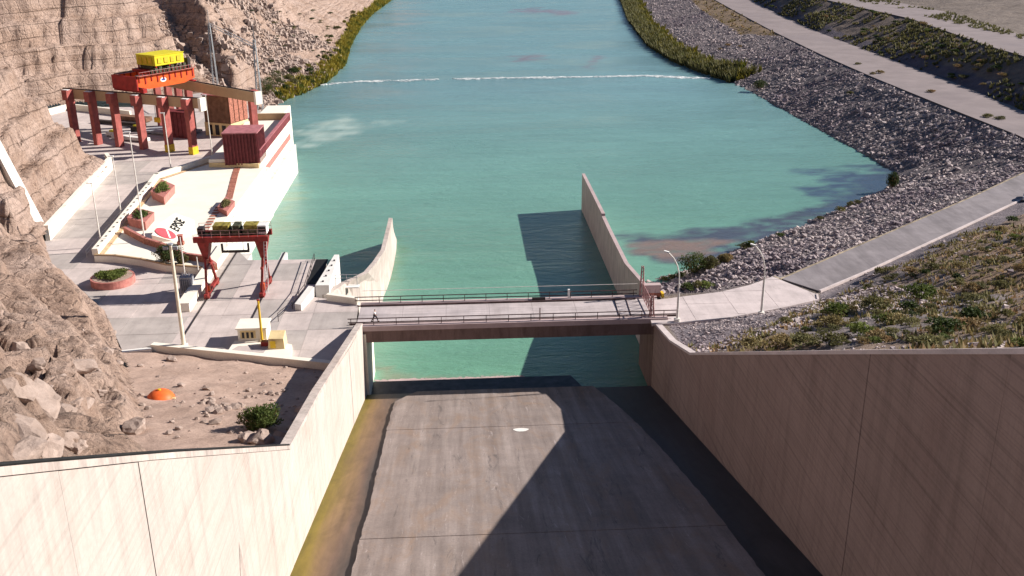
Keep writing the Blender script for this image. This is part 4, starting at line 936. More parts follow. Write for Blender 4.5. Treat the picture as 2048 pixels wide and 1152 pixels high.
run2 = thing('crane_runway', 'tan rear runway beam with cream end cap against the cliff behind the powerhouse', 'crane runway', (*r2(0), 0))
cols2 = [3.6, 29.0, 33.5, 38.0, 43.0]
for u0 in cols2:
    MB().obox(r2(u0, .9), U2, 0.55, 0.75, 0.0, RH2-2.25).build('column', 'red_column', run2)
    MB().obox(r2(u0, 1.2), U2, 0.75, 1.1, RH2-2.249, RH2-0.02).build('bracket', 'red_column', run2)
cuts = [0.4, 15.0, 29.0, 38.0, 44.5]
for a, b in zip(cuts[:-1], cuts[1:]): MB().obox(r2((a+b)/2, -.25), U2, (b-a)/2-.03, 0.33, RH2-2.2, RH2).build('beam', 'tan_beam', run2)
MB().obox(r2(.05, .1), U2, 0.33, 0.85, RH2-2.6, RH2+0.2).build('end_cap', 'cream', run2)
MB().obox(r2(22.3, -.05), U2, 21.9, 0.12, RH2+0.02, RH2+0.2).build('crane_rail', 'dark_metal', run2)
CO = uv(13.1, 0.6); ang = math.radians(-9); Uc = U_*math.cos(ang)-V_*math.sin(ang)*(1); Vc = V_*math.cos(ang)+U_*math.sin(ang)
def cv(u, v): return CO+Uc*u+Vc*v
SPN = 14.6; GW = 8.2
cr = thing('bridge_crane', 'large orange travelling bridge crane carrying a yellow hoist house', 'crane', (*cv(3.5, 7), RH))
for u0 in (0.6, GW-.6):
    o = MB(); hh = 0.6
    pr_ = [(-0.6, 1.0), (-0.6, 3.3), (SPN+0.9, 3.3), (SPN+0.9, 1.0), (SPN-2.2, 0.2), (2.2, 0.2)]
    vs = [(*cv(u0-hh, v), RH+0.7+h) for v, h in pr_]+[(*cv(u0+hh, v), RH+0.7+h) for v, h in pr_]
    o.add(vs, [tuple(range(6)), tuple(range(6, 12))[::-1]]+[(i, 6+i, 6+(i+1) % 6, (i+1) % 6) for i in range(6)])
    gir = o.build('girder', 'orange', cr)
    for i in range(10):
        v = -0.2+(SPN+.6)*i/9
        MB().obox(cv(u0-hh-0.075, v), Uc, 0.07, 0.13, RH+3.05-(.9 if i % 2 else 0.5), RH+3.95).build('stiffener', 'crane_red', gir)
    MB().obox(cv(u0-hh-0.35, SPN/2), Uc, 0.45, SPN/2+.8, RH+4.005, RH+4.1).build('walkway', 'planter', gir)
    MB().obox(cv(u0, SPN/2), Uc, 0.1, SPN/2+.7, RH+4.01, RH+4.2).build('trolley_rail', 'dark_metal', gir)
for v in (0.35, SPN): MB().obox(cv(GW/2, v), Uc, GW/2+.9, 0.5, RH+0.32+(RH2-RH)*(v > 5), RH+1.25).build('end_carriage', 'crane_red', cr)
MB().obox(cv(GW/2+.1, -.78), Uc, GW/2+.1, 0.15, RH+0.9, RH+3.9).build('end_panel', 'crane_red', cr)
for v in (0.3, ):
    for du in (0.2, 1.8, 5.6, 7.2): MB().tube((*cv(du, v-.3), RH+.47), (*cv(du, v+.3), RH+.47), .24, n=12).build('wheel', 'dark_metal', cr)
n_ = 20
def oval(r1, r2_, off): return MB().add([(*cv(-off, SPN*0.44+r1*math.cos(t)), RH+2.45+r2_*math.sin(t)) for t in [2*math.pi*i/n_ for i in range(n_)]], [tuple(range(n_))])
oval(0.85, 0.52, 0.02).build('emblem', 'white', cr); oval(0.6, 0.22, 0.035).build('emblem_band', 'blue', cr)
for i in range(18):   # rail posts on the walkway
    v = -.6+(SPN+1.2)*i/17; MB().obox(cv(-0.75, v), Uc, .04, .04, RH+4.1, RH+4.85).build('rail_post', 'crane_red', cr)
MB().obox(cv(-0.75, SPN/2), Uc, .04, SPN/2+.6, RH+4.82, RH+4.9).build('handrail', 'gate_pink', cr)
ho = thing('hoist_house', 'yellow hoist house riding on top of the orange bridge crane', 'hoist', (*cv(2.8, 8), RH+4))
MB().obox(cv(3.4, 8.2), Uc, 3.4, 4.6, RH+4.22, RH+4.8).build('trolley_frame', 'crane_red', ho)
hz0, hz1 = RH+5.7, RH+7.9
MB().obox(cv(2.6, 8.4), Uc, 3.1, 4.1, hz0, hz1).build('house', 'yellow', ho)
MB().obox(cv(2.6, 8.4), Uc, 3.22, 4.22, hz1+.002, hz1+.15).build('roof', 'yellow', ho)
for du in (-2.9, 2.9):
    for dv in (-3.8, 0, 3.8): MB().obox(cv(2.6+du, 8.4+dv), Uc, .15, .15, RH+4.81, hz0-.002).build('leg', 'crane_red', ho)
for i in range(4): MB().obox(cv(-.63, 5.6+1.8*i), Uc, .02, .55, hz0+.5, hz1-.5).build('vent', 'yellow_mark', ho)
for i in range(3): MB().obox(cv(1.0+1.7*i, 4.18), Uc, .6, .02, hz0+.3, hz1-.4).build('panel', 'yellow_mark', ho)
for dx_ in (3.0, 3.8): MB().tube((*cv(dx_, 6.0), RH-6.5), (*cv(dx_, 6.0), RH+4.2), .05, n=5).build('hoist_rope', 'dark_metal', ho)
MB().obox(cv(3.4, 6.0), Uc, .75, .3, RH-7.6, RH-6.5).build('hook_block', 'yellow_mark', ho)
MB().obox(cv(3.4, 8.4), Uc, 2.2, 3.4, RH+4.82, RH+5.6).build('winch', 'machinery', ho)
for i in range(9): MB().obox(cv(-.35, 3.2+1.15*i), Uc, .35, .38, RH+4.22, RH+5.0+.25*(i % 3)).build('drive', 'machinery', ho)
MB().obox(cv(0.2, 14.0), Uc, 0.6, 0.4, RH+4.22, RH+6.4).build('cabinet', 'dark_metal', ho)

# brown panelled powerhouse building under the rear runway
pb = thing('powerhouse', 'brown panelled powerhouse block with cream base behind the red ribbed box', 'building', (*uv(6, 20), 0))
a0, a1, v0, v1 = 3.0, 10.5, 17.5, 24.0
MB().obox(uv((a0+a1)/2, (v0+v1)/2), U_, (a1-a0)/2, (v1-v0)/2, 3.2, 9.6).build('body', 'brown_panel', pb)
MB().obox(uv((a0+a1)/2, (v0+v1)/2), U_, (a1-a0)/2+.12, (v1-v0)/2+.12, 0, 3.19).build('base', 'yellow_wall', pb)
MB().obox(uv((a0+a1)/2, (v0+v1)/2), U_, (a1-a0)/2+.2, (v1-v0)/2+.2, 9.602, 9.85).build('roof', 'maroon_top', pb)
for i in range(7):
    u0 = a0+.8+(a1-a0-1.6)*i/6; MB().obox(uv(u0, v0-.07), U_, 0.62, .07, 3.4, 9.4).build('panel', 'brown_panel', pb)
for i in range(4):
    vv = v0+.65+(v1-v0-1.3)*i/3; MB().obox(uv(a0-.07, vv), U_, .07, 0.7, 3.4, 9.4).build('panel', 'brick', pb)  # redder than the front panels: sunlight on this side put into the colour
for u0 in (5.0, 7.0, 9.0): MB().obox(uv(u0, v0-.15), U_, .55, .05, 0.3, 2.7).build('window', 'window_dark', pb)
pb2 = thing('equipment_block', 'low dark brown equipment block between the crane columns at the rear of the yard', 'building', (*uv(16, 13), 0))
MB().obox(uv(15.5, 14.0), U_, 3.6, 1.6, 0, 6.2).build('body', 'maroon', pb2)
for i in range(6): MB().obox(uv(12.5+1.2*i, 12.33), U_, .5, .06, .3, 6).build('panel', 'maroon', pb2)
# stored gear in the yard
def gear(label, px, py, z, hu, hv, h, mat, cat, top=None):
    c = P2(px, py); r_ = thing('stored_beam' if cat == 'beam' else cat.replace(' ', '_'), label, cat, (*c, 0))
    MB().obox(c, U_, hu, hv, 0.25, h).build('body', mat, r_)
    for s_ in (-.7, .7): MB().obox(np.array(c)+U_*hu*s_, U_, .15, hv+.1, 0.004, .245).build('skid', 'dark_metal', r_)
    if top: MB().obox(c, U_, hu*.55, hv*.6, h+.002, h+.35).build('lid', top, r_)
gear('long white beam lying between the crane columns', 262, 281, 0, 5.2, .7, 1.0, 'white', 'beam')
gear('yellow topped white crate between the second and third columns', 228, 272, 0, 1.5, 1.0, 1.1, 'white', 'crate', 'yellow')
gear('yellow topped dark crate behind the long white beam', 275, 262, 0, 1.2, 1.0, 1.2, 'dark_metal', 'crate', 'yellow')
gear('wide blue grey cover plate lying in the yard behind the columns', 345, 266, 0, 6.5, 3.2, 0.8, 'grey_box', 'plate')
gear('long dark beam lying at the back of the yard', 240, 250, 0, 8.0, .6, 0.9, 'dark_metal', 'beam')
gear('brown bundle of steel stored near the far wall', 268, 242, 0, 5.0, 1.2, 1.3, 'brown_panel', 'bundle')

# ------------------------------------------------------------------ steel line portal behind the powerhouse
py_ = thing('line_portal', 'grey steel lattice portal for power lines at the foot of the cliff', 'pylon', tuple(P(520, 216)))
b1, b2 = P(521, 218), P(431, 168)
for b in (b1, b2):
    for dx in (-.7, .7):
        for dy in (-.7, .7): MB().beam((b[0]+dx, b[1]+dy, 0), (b[0]+dx*.35, b[1]+dy*.35, 18.5), .16, .16).build('tower_leg', 'galv', py_)
    for i in range(12):
        t0, t1 = i/12, (i+1)/12; w0, w1 = .7*(1-.65*t0), .7*(1-.65*t1); s_ = 1 if i % 2 else -1
        MB().beam((b[0]-w0*s_, b[1]-w0, 18.5*t0), (b[0]+w1*s_, b[1]-w1, 18.5*t1), .09, .09).build('brace', 'galv', py_)
    MB().beam((b[0], b[1], 18.5), (b[0], b[1], 22.5), .12, .12).build('spike', 'galv', py_)
t1_, t2_ = Vector((b1[0], b1[1], 16.8)), Vector((b2[0], b2[1], 18.2))
for dz in (-.4, .4): MB().beam(t1_+Vector((0, 0, dz)), t2_+Vector((0, 0, dz)), .2, .16).build('cross_beam', 'galv', py_)
for i in range(14):
    a = t1_.lerp(t2_, i/14); b = t1_.lerp(t2_, (i+1)/14); s_ = .4 if i % 2 else -.4
    MB().beam(a+Vector((0, 0, -s_)), b+Vector((0, 0, s_)), .08, .08).build('brace', 'galv', py_)

# ================================================================== OBJECTS
def height_at(b, py):
    lo, hi = 0.0, 60.0
    for _ in range(40):
        m_ = (lo+hi)/2
        if proj((b[0], b[1], m_))[1] > py: lo = m_
        else: hi = m_
    return lo
# ------------------------------------------------------------------ lamps and masts
def left_lamp(label, px, py, top, z=0.0, r=0.13, head=True, grp='slender lamp posts along the access road'):
    b = P(px, py, z); h = height_at(b, top); root = thing('lamp_post', label, 'lamp post', tuple(b), grp)
    MB().disc_prism(b, .28, z+.004, z+.35, 12).build('base', 'pale_pole', root)
    MB().tube((b[0], b[1], z+.3), (b[0], b[1], h), r, r*.6, 8).build('pole', 'pale_pole', root)
    if head:
        MB().beam((b[0]-.75, b[1], h), (b[0]+.15, b[1], h), .32, .14).build('lamp_head', 'white', root)
    return root
left_lamp('slender lamp post at the lower end of the terrace parapet', 203, 494, 366)
left_lamp('slender lamp post at the middle of the parapet beside the road', 243, 433, 312)
left_lamp('tallest slender lamp post rising from the front of the terrace', 290, 484, 264, ZT)
left_lamp('slender lamp post in front of the fifth red column', 343, 346, 226)
left_lamp('slender lamp post beside the cream end of the front runway beam', 425, 314, 190)
b = P(368, 693, .2); h = height_at(b, 490)
m_ = thing('mast', 'tall thick cream mast standing by the low wall in front of the plaza', 'mast', tuple(b))
MB().box(b[0]-.4, b[0]+.4, b[1]-.4, b[1]+.4, .004, .5).build('base', 'cream', m_)
MB().tube((b[0], b[1], .4), (b[0], b[1], h), .25, .17, 12).build('pole', 'cream_pole', m_)
MB().disc_prism(b, .32, h, h+.2, 12).build('lamp_head', 'grey_box', m_)
for dx in (-.55, .55): MB().box(b[0]+dx-.3, b[0]+dx+.3, b[1]-.35, b[1]-.1, h-.5, h-.1).build('floodlight', 'grey_box', m_)
for lab, (px, py), tp in (('medium cream pole standing behind the grey transformer box', (370, 552), 474), ('short cream pole standing between the transformer and the red gantry', (398, 552), 514)):
    left_lamp(lab, px, py, tp, 0.0, .12, False, 'cream poles beside the transformer')

def curved_lamp(label, px, py, top):
    b = P(px, py); h = height_at(b, top); root = thing('street_lamp', label, 'street lamp', tuple(b), 'curved street lamps on the right apron')
    MB().disc_prism(b, .42, .004, .55, 14).build('base', 'pale_pole', root)
    MB().tube((b[0], b[1], .5), (b[0], b[1], h*.55), .17, .13, 10).build('pole', 'pale_pole', root)
    pts = [(b[0], b[1], h*.55), (b[0]-.05, b[1], h*.68), (b[0]-.35, b[1], h*.80), (b[0]-.85, b[1], h*.90), (b[0]-1.6, b[1], h*.985)]
    MB().path(pts, .085, 8).build('arm', 'pale_pole', root)
    MB().beam((b[0]-2.15, b[1], h*1.005), (b[0]-1.5, b[1], h*.985), .34, .16).build('lamp_head', 'white', root)
curved_lamp('curved street lamp at the right end of the bridge', 1354, 644, 502)
curved_lamp('curved street lamp at the middle of the pale apron edge', 1522, 631, 488)

# ------------------------------------------------------------------ right apron
ap = [P2(*p) for p in [(1288, 603), (1325, 598), (1440, 584), (1500, 570), (1545, 553), (1634, 589), (1636, 600), (1560, 617), (1450, 637), (1346, 648), (1304, 648)]]
apron = strip('concrete_apron', 'roadslab', ap, -0.03)
slabs(ap, [24.2, 30.2, 36.2, 42.2, 48.2, 54], [112, 120.6, 124.5, 128.8, 133, 140], apron, 'apron', -0.3, 0.012)
o = MB()
for a, b in zip(ap[5:10], ap[6:11]): 
    a, b = np.array(a), np.array(b); u = (b-a)/np.linalg.norm(b-a); o.obox((a+b)/2, u, np.linalg.norm(b-a)/2, .14, -.2, .13)
o = o.build('apron_kerb', 'apron'); o.parent = apron
def mk(poly, w, name, z0, z1, mat):
    o = MB()
    for a, b in zip(poly[:-1], poly[1:]):
        a, b = np.array(a[:2]), np.array(b[:2]); u = (b-a)/np.linalg.norm(b-a); o.obox((a+b)/2, u, np.linalg.norm(b-a)/2+.02, w, z0, z1)
    o = o.build(name, mat); o['kind'] = 'structure'; return o
mk(road_out[4:], .16, 'road_kerb', -.25, .12, 'apron')
mk(road_in[3:], .16, 'road_edging', -.25, .03, 'edge_stone')
# stone parapet at the right bridge end
c = P(1303, 592, 0); sp = thing('stone_parapet', 'small stone block parapet with yellow end by the right bridge end', 'parapet', tuple(c))
for k_ in range(2):
    for i in range(3):
        MB().box(c[0]-1.1+.76*i, c[0]-.38+.76*i, c[1]-.4, c[1]+.5, .005+.58*k_, .56+.58*k_).build('stone', ['brick', 'pink_concrete'][k_], sp)
MB().box(c[0]-1.15, c[0]+1.2, c[1]-.45, c[1]+.55, 1.165, 1.75).build('cap_stone', 'pink_concrete', sp)
MB().box(c[0]+1.25, c[0]+1.6, c[1]-.8, c[1]+.3, .005, .6).build('end_marker', 'yellow_mark', sp)
# lattice gate across the right bridge end
gt = thing('lattice_gate', 'tall rusty pink lattice gate across the right end of the bridge', 'gate', (24.6, 123.5, 0))
gx = 24.55
for y_, h_ in ((YF-.5, 4.6), (YN+.7, 3.2)):
    for dx in (-.28, .28):
        for dy in (-.28, .28): MB().beam((gx+dx, y_+dy, .1), (gx+dx*.4, y_+dy*.4, h_), .09, .09).build('post', 'gate_pink', gt)
    n_ = 9
    for i in range(n_):
        z0, z1 = .1+(h_-.1)*i/n_, .1+(h_-.1)*(i+1)/n_; w0, w1 = .28*(1-.6*i/n_), .28*(1-.6*(i+1)/n_); s_ = 1 if i % 2 else -1
        MB().beam((gx-w0*s_, y_-w0, z0), (gx+w1*s_, y_-w1, z1), .06, .06).build('brace', 'gate_pink', gt)
        MB().beam((gx-w0, y_-w0*s_, z0), (gx-w1, y_+w1*s_, z1), .06, .06).build('brace', 'gate_pink', gt)
for i in range(6):
    y0, y1 = YN+.8+(YF-YN-1.5)*i/6, YN+.8+(YF-YN-1.5)*(i+1)/6
    MB().beam((gx, y0, .35), (gx, y1, 2.3), .06, .06).build('brace', 'gate_pink', gt); MB().beam((gx, y0, 2.3), (gx, y1, .35), .06, .06).build('brace', 'gate_pink', gt)
    MB().beam((gx, y0, .3), (gx, y0, 2.4), .08, .08).build('bar', 'gate_pink', gt)
for z_ in (.35, 2.35): MB().beam((gx, YN+.7, z_), (gx, YF-.5, z_), .09, .09).build('rail', 'gate_pink', gt)
for k_, x_ in enumerate((20.6, 22.2)):
    b_ = thing('gate_shadow_strip', 'thin dark strip laid across the bridge deck as the shadow of the lattice gate', 'shadow strip', (x_, 123, 0), 'gate shadow strips on the bridge')
    MB().beam((x_-.2, YN+1.1, .05), (x_+.1, YF-1.1, .05), .07, .08).build('pole', 'rail_brown', b_)  # dark strips laid on the deck as the gate's cast shadow
# small posts on the bridge
b = P(1135, 588, .22); o = MB().box(b[0]-.14, b[0]+.14, YF-.7, YF-.4, .225, 1.5); tag(o.build('marker_post', 'white'), 'short white marker post on the far kerb of the bridge', 'post')
b = P(1081, 645, .22); o = MB().tube((b[0], YN+.65, .225), (b[0], YN+.65, 1.9), .07); tag(o.build('marker_post', 'rail_brown'), 'thin brown post on the near kerb of the bridge', 'post')
o = MB().box(9.4, 11.2, YF-1.0, YF-.7, .225, .55); tag(o.build('junction_box', 'dark_metal'), 'flat dark box on the far kerb below the white marker post', 'box')

# ------------------------------------------------------------------ red gantry crane on the apron
gx0, gx1, gy = -35.4, -27.85, 134.2
zb_ = height_at((gx0, gy), 478)
gc = thing('gantry_crane', 'red gantry crane straddling the apron rails with olive hoist boxes on top', 'crane', (-31.6, gy, 0))
def tri_plate(x, w, y, d, z0, z1, wt):   # tapering bracket under the beam
    MB().hexa([(x-w, y-d, z0), (x+w, y-d, z0), (x+w, y+d, z0), (x-w, y+d, z0)], [(x-wt, y-d*1.6, z1), (x+wt, y-d*1.6, z1), (x+wt, y+d*1.6, z1), (x-wt, y+d*1.6, z1)]).build('bracket', 'gantry_red', gc)
for x, s_ in ((gx0, -1), (gx1, 1)):
    for y_ in (gy-3.0, gy+3.0):
        MB().beam((x, y_, .75), (x+.15*s_, gy+(y_-gy)*.30, zb_-2.6), .30, .30).build('leg', 'gantry_red', gc)
    MB().beam((x, gy-3.6, .62), (x, gy+3.6, .62), .5, .45).build('sill_beam', 'gantry_red', gc)
    tri_plate(x+.15*s_, .30, gy, .75, zb_-2.7, zb_, .85)
    MB().beam((x+.05*s_, gy-1.9, zb_*.5), (x+.05*s_, gy+1.9, zb_*.5), .3, .3).build('tie', 'gantry_red', gc)
    for y_ in (gy-3.1, gy-2.3, gy+2.3, gy+3.1): MB().tube((x-.14, y_, .36), (x+.14, y_, .36), .26, n=12).build('wheel', 'dark_metal', gc)
    for y_ in (gy-2.7, gy+2.7): MB().box(x-.34, x+.34, y_-.6, y_+.6, .12, .38).build('bogie', 'gantry_red', gc)
    MB().box(x-.3-.5*s_*0, x+.3, gy-2.2, gy-1.5, .86, 1.7).build('drive', 'orange', gc)
for y_ in (gy-1.5, gy+1.5): MB().box(gx0-1.3, gx1+1.3, y_-.28, y_+.28, zb_, zb_+.75).build('beam', 'gantry_red', gc)
MB().box(gx0-.7, gx1+.7, gy-1.2, gy+1.2, zb_+.2, zb_+.5).build('deck', 'machinery', gc)
for i, (xa, xb, m_) in enumerate(((-34.2, -31.9, 'machinery_olive'), (-31.5, -30.4, 'machinery'), (-30.0, -28.0, 'machinery_olive'))):
    MB().box(xa, xb, gy-1.1, gy+1.2, zb_+.752, zb_+1.45).build('hoist_frame', 'machinery', gc)
    MB().box(xa+.1, xb-.1, gy-.9, gy+1.1, zb_+1.452, zb_+2.1).build('hoist_box', m_, gc)
MB().box(gx1-.2, gx1+1.0, gy-.8, gy+.9, zb_+.752, zb_+2.0).build('cabin', 'white', gc)
MB().box(gx1-.1, gx1+.9, gy-.83, gy-.802, zb_+1.1, zb_+1.8).build('cabin_window', 'window_dark', gc)
MB().box(gx0-.9, gx0-.1, gy-.6, gy+.7, zb_+.752, zb_+1.7).build('motor', 'dark_metal', gc)
for y_ in (gy-1.85, gy+1.85):
    for z_ in (1.2, 1.75): MB().tube((gx0-1.2, y_, zb_+z_), (gx1+1.2, y_, zb_+z_), .03, n=5).build('handrail', 'gate_pink', gc)
    for x_ in np.linspace(gx0-1.2, gx1+1.2, 9): MB().tube((x_, y_, zb_+.7), (x_, y_, zb_+1.75), .03, n=5).build('rail_post', 'gate_pink', gc)
for i in range(2):     # ladder on the right leg
    MB().tube((gx1+.55+.4*i, gy-3.2, .8), (gx1+.6+.4*i, gy-1.2, zb_), .045, n=5).build('ladder_rail', 'white', gc)
for i in range(16):
    t = (i+.5)/16; MB().tube((gx1+.55, gy-3.2+2*t, .8+(zb_-.8)*t), (gx1+.98, gy-3.2+2*t, .8+(zb_-.8)*t), .03, n=5).build('ladder_rung', 'white', gc)
lb = thing('lifting_beam', 'black U shaped lifting beam hanging below the red gantry crane', 'lifting beam', (-31.6, gy, zb_-2))
MB().box(-33.4, -29.6, gy-.15, gy+.15, zb_-2.05, zb_-1.75).build('bar', 'dark_metal', lb)
for x_ in (-33.3, -29.7): MB().box(x_-.12, x_+.12, gy-.14, gy+.14, zb_-1.749, zb_-.75).build('arm', 'dark_metal', lb)
for x_ in (-32.6, -30.4): MB().tube((x_, gy, zb_-1.76), (x_, gy, zb_+.3), .03, n=5).build('rope', 'galv', lb)

# ------------------------------------------------------------------ kiosk group by the low wall
kp = [P2(470, 684, .25), P2(535, 682, .25), P2(584, 692, .25), P2(582, 720, .25), P2(505, 712, .25), P2(455, 706, .25)]
kb = MB().prism(kp, .004, .45); kb = kb.build('kiosk_platform', 'cream'); tag(kb, 'cream platform under the small kiosk behind the low wall', 'platform')
kpad = [P2(476, 692, .45), P2(540, 691, .45), P2(527, 706, .45), P2(458, 703, .45)]
o = MB().prism(kpad, .452, .47).build('paving', 'plaza'); o.parent = kb
c = P(506, 679, .47); kk = thing('kiosk', 'small white kiosk with dark barred window facing the sandy ground', 'kiosk', tuple(c))
x0, x1, y0, y1 = c[0]-1.75, c[0]+1.75, c[1]-.2, c[1]+2.6
MB().box(x0, x1, y0, y1, .453, 2.05).build('body', 'cream', kk); MB().box(x0-.18, x1+.18, y0-.35, y1+.15, 2.052, 2.2).build('roof', 'cream', kk)
MB().box(x0+.3, x0+2.2, y0-.03, y0-.002, .72, 1.75).build('window', 'yellow_wall', kk)
for i in range(3): MB().box(x0+.5+.55*i, x0+.8+.55*i, y0-.06, y0-.032, .78, 1.55).build('pane', 'window_dark', kk)
c = P(556, 690, .47); yb = thing('equipment_cabinet', 'yellow orange cabinet with slanted top beside the white kiosk', 'cabinet', tuple(c))
MB().hexa([(c[0]-1.0, c[1]-1.2, .453), (c[0]+1.0, c[1]-1.2, .453), (c[0]+1.0, c[1]+.8, .453), (c[0]-1.0, c[1]+.8, .453)], [(c[0]-.9, c[1]-.9, 1.7), (c[0]+.9, c[1]-1.0, 1.7), (c[0]+.9, c[1]+.8, 2.1), (c[0]-.9, c[1]+.8, 2.1)]).build('body', 'yellow_wall', yb)
MB().box(c[0]-.7, c[0]-.05, c[1]-1.215, c[1]-1.19, .6, 1.5).build('door', 'yellow_mark', yb)
MB().box(c[0]-2.0, c[0]-1.05, c[1]-.3, c[1]+.5, .453, 1.0).build('dark_unit', 'gantry_red', yb)
b = P(526, 679, .47); h = height_at(b, 598); yp = thing('yellow_pole', 'upright yellow pole with dark side standing against the white kiosk', 'pole', tuple(b))
MB().tube((b[0], b[1]-.5, .47), (b[0], b[1]-.5, h), .15, .13, 10).build('pole', 'yellow_mark', yp)
MB().box(b[0]-.26, b[0]+.26, b[1]-.76, b[1]-.24, .453, .62).build('base', 'yellow_wall', yp)
MB().tube((b[0], b[1]-.5, h), (b[0], b[1]-.5, h+.12), .19, .19, 10).build('cap', 'gantry_red', yp)
# transformer
c = P(374, 588, 0); tr = thing('transformer', 'grey transformer box standing by the end of the cream wall', 'transformer', tuple(c))
MB().box(c[0]-.8, c[0]+.8, c[1]-.2, c[1]+1.4, .15, 2.5).build('tank', 'grey_box', tr); MB().box(c[0]-.95, c[0]+.95, c[1]-.35, c[1]+1.55, .004, .149).build('plinth', 'white_concrete', tr)
for i in range(5): MB().box(c[0]-.65+.3*i, c[0]-.53+.3*i, c[1]-.45, c[1]-.202, .5, 2.2).build('fin', 'grey_box', tr)
for i in range(3): MB().tube((c[0]-.45+.45*i, c[1]+.6, 2.5), (c[0]-.45+.45*i, c[1]+.6, 3.0), .08, n=8).build('insulator', 'white', tr)

# stair wall left of the curved wall
sw = thing('ramp_wall', 'white wedge shaped ramp wall with bolt holes beside the curved training wall', 'wall', (-19.6, 140, 0))
MB().hexa([(-20.5, 131.5, -11), (-18.6, 131.5, -11), (-18.9, 147, -12), (-19.6, 147, -12)], [(-20.5, 131.5, 1.5), (-18.6, 131.5, 1.5), (-18.9, 147, .75), (-19.6, 147, .75)]).build('body', 'white_concrete', sw)
for i in range(5): MB().box(-19.75+.1*i, -19.5+.1*i, 133+2.6*i, 133.3+2.6*i, 1.2-.12*i, 1.57-.12*i).build('bolt', 'dark_metal', sw)
MB().hexa([(-22.6, 126.2, .004), (-21.7, 125.8, .004), (-20.6, 131.6, .004), (-21.5, 132, .004)], [(-22.6, 126.2, .9), (-21.7, 125.8, .9), (-20.6, 131.6, 1.3), (-21.5, 132, 1.3)]).build('lower_wall', 'white_concrete', sw)
MB().box(-22.4, -20.6, 136, 147.0, .01, .06).build('slot', 'black', sw)
rl2 = thing('stair_railing', 'dark stair railing beside the white ramp wall on the apron', 'railing', (-22, 140, 0))
for z_ in (.6, 1.15): MB().path([(-24.2, 122.3, z_), (-23.0, 126.6, z_), (-22.2, 133, z_), (-22.6, 146.5, z_)], .05, 6).build('rail', 'dark_metal', rl2)
for y_, x_ in ((122.3, -24.2), (126.6, -23.0), (130, -22.6), (133, -22.2), (137, -22.3), (141, -22.4), (146.5, -22.6)): MB().tube((x_, y_, 0), (x_, y_, 1.15), .05, n=6).build('rail_post', 'dark_metal', rl2)
wall_line('parapet_wall', 'short cream parapet with rounded end posts at the left end of the bridge', 'wall', [P2(655, 596, .3), P2(716, 604, .3)], .55, -.2, .95, 'cream', 'cream', .2)
gr_ = thing('guard_rail', 'short grey guard rail over the water behind the white ramp wall', 'railing', (-17, 136, 0))
for z_ in (.5, 1.0): MB().tube((-18.5, 137.0, z_), (-15.2, 137.0, z_), .05, n=6).build('rail', 'galv', gr_)
for x_ in (-18.4, -16.8, -15.3): MB().tube((x_, 137.0, -.6), (x_, 137.0, 1.0), .05, n=6).build('rail_post', 'galv', gr_)
MB().box(-18.6, -15.0, 136.0, 137.2, -.75, -.6).build('platform', 'white_concrete', gr_)

# cable channel stairs climbing the rock
pts = [hit(px, py, left_h) for px, py in ((70, 440), (58, 415), (40, 385), (20, 355), (0, 325))]
st = thing('rock_flume', 'white concrete drainage flume climbing straight up the gully between the rock spurs', 'flume', tuple(pts[0]))
p0, p1 = Vector(pts[0]), Vector(pts[-1]); d_ = p1-p0
zs_ = [p[2] for p in pts]; lift = max(0, max(z-(p0.z+d_.z*i/4) for i, z in enumerate(zs_)))+.5
A_, B_ = p0+Vector((0, 0, -1.2)), p1+d_*.25+Vector((0, 0, lift+.3))
sd = d_.cross(Vector((0, 0, 1))).normalized()
MB().beam(A_, B_, 1.5, 3.0).build('channel', 'white_concrete', st)
for s_ in (-1, 1): MB().beam(A_+sd*s_*.7+Vector((0, 0, 1.72)), B_+sd*s_*.7+Vector((0, 0, 1.72)), .2, .42).build('side_wall', 'white', st)
MB().beam(A_+sd*-3.0+d_*.45, B_+sd*-3.0, .35, 1.0).build('pipe', 'white_concrete', st)

# orange dome on the sand
c = hit(321, 796, left_h); dm = thing('buoy', 'round orange dome half sunk in the sandy ground', 'buoy', tuple(c))
o = MB(); n_ = 20; rings = 7; vs = []
for j in range(rings):
    a_ = math.pi/2*j/(rings-1); vs += [(c[0]+1.4*math.cos(a_)*math.cos(2*math.pi*i/n_), c[1]+1.4*math.cos(a_)*math.sin(2*math.pi*i/n_), c[2]-.25+1.15*math.sin(a_)) for i in range(n_)]
o.add(vs, [(j*n_+i, j*n_+(i+1) % n_, (j+1)*n_+(i+1) % n_, (j+1)*n_+i) for j in range(rings-1) for i in range(n_)]); o.build('shell', 'dome_orange', dm, smooth=True)
MB().disc_prism((c[0], c[1]), .16, c[2]+.85, c[2]+1.0, 10).build('lug', 'yellow_mark', dm); MB().box(c[0]+1.15, c[0]+1.55, c[1]-.5, c[1]-.2, c[2]-.3, c[2]+.15).build('shackle', 'yellow_wall', dm)

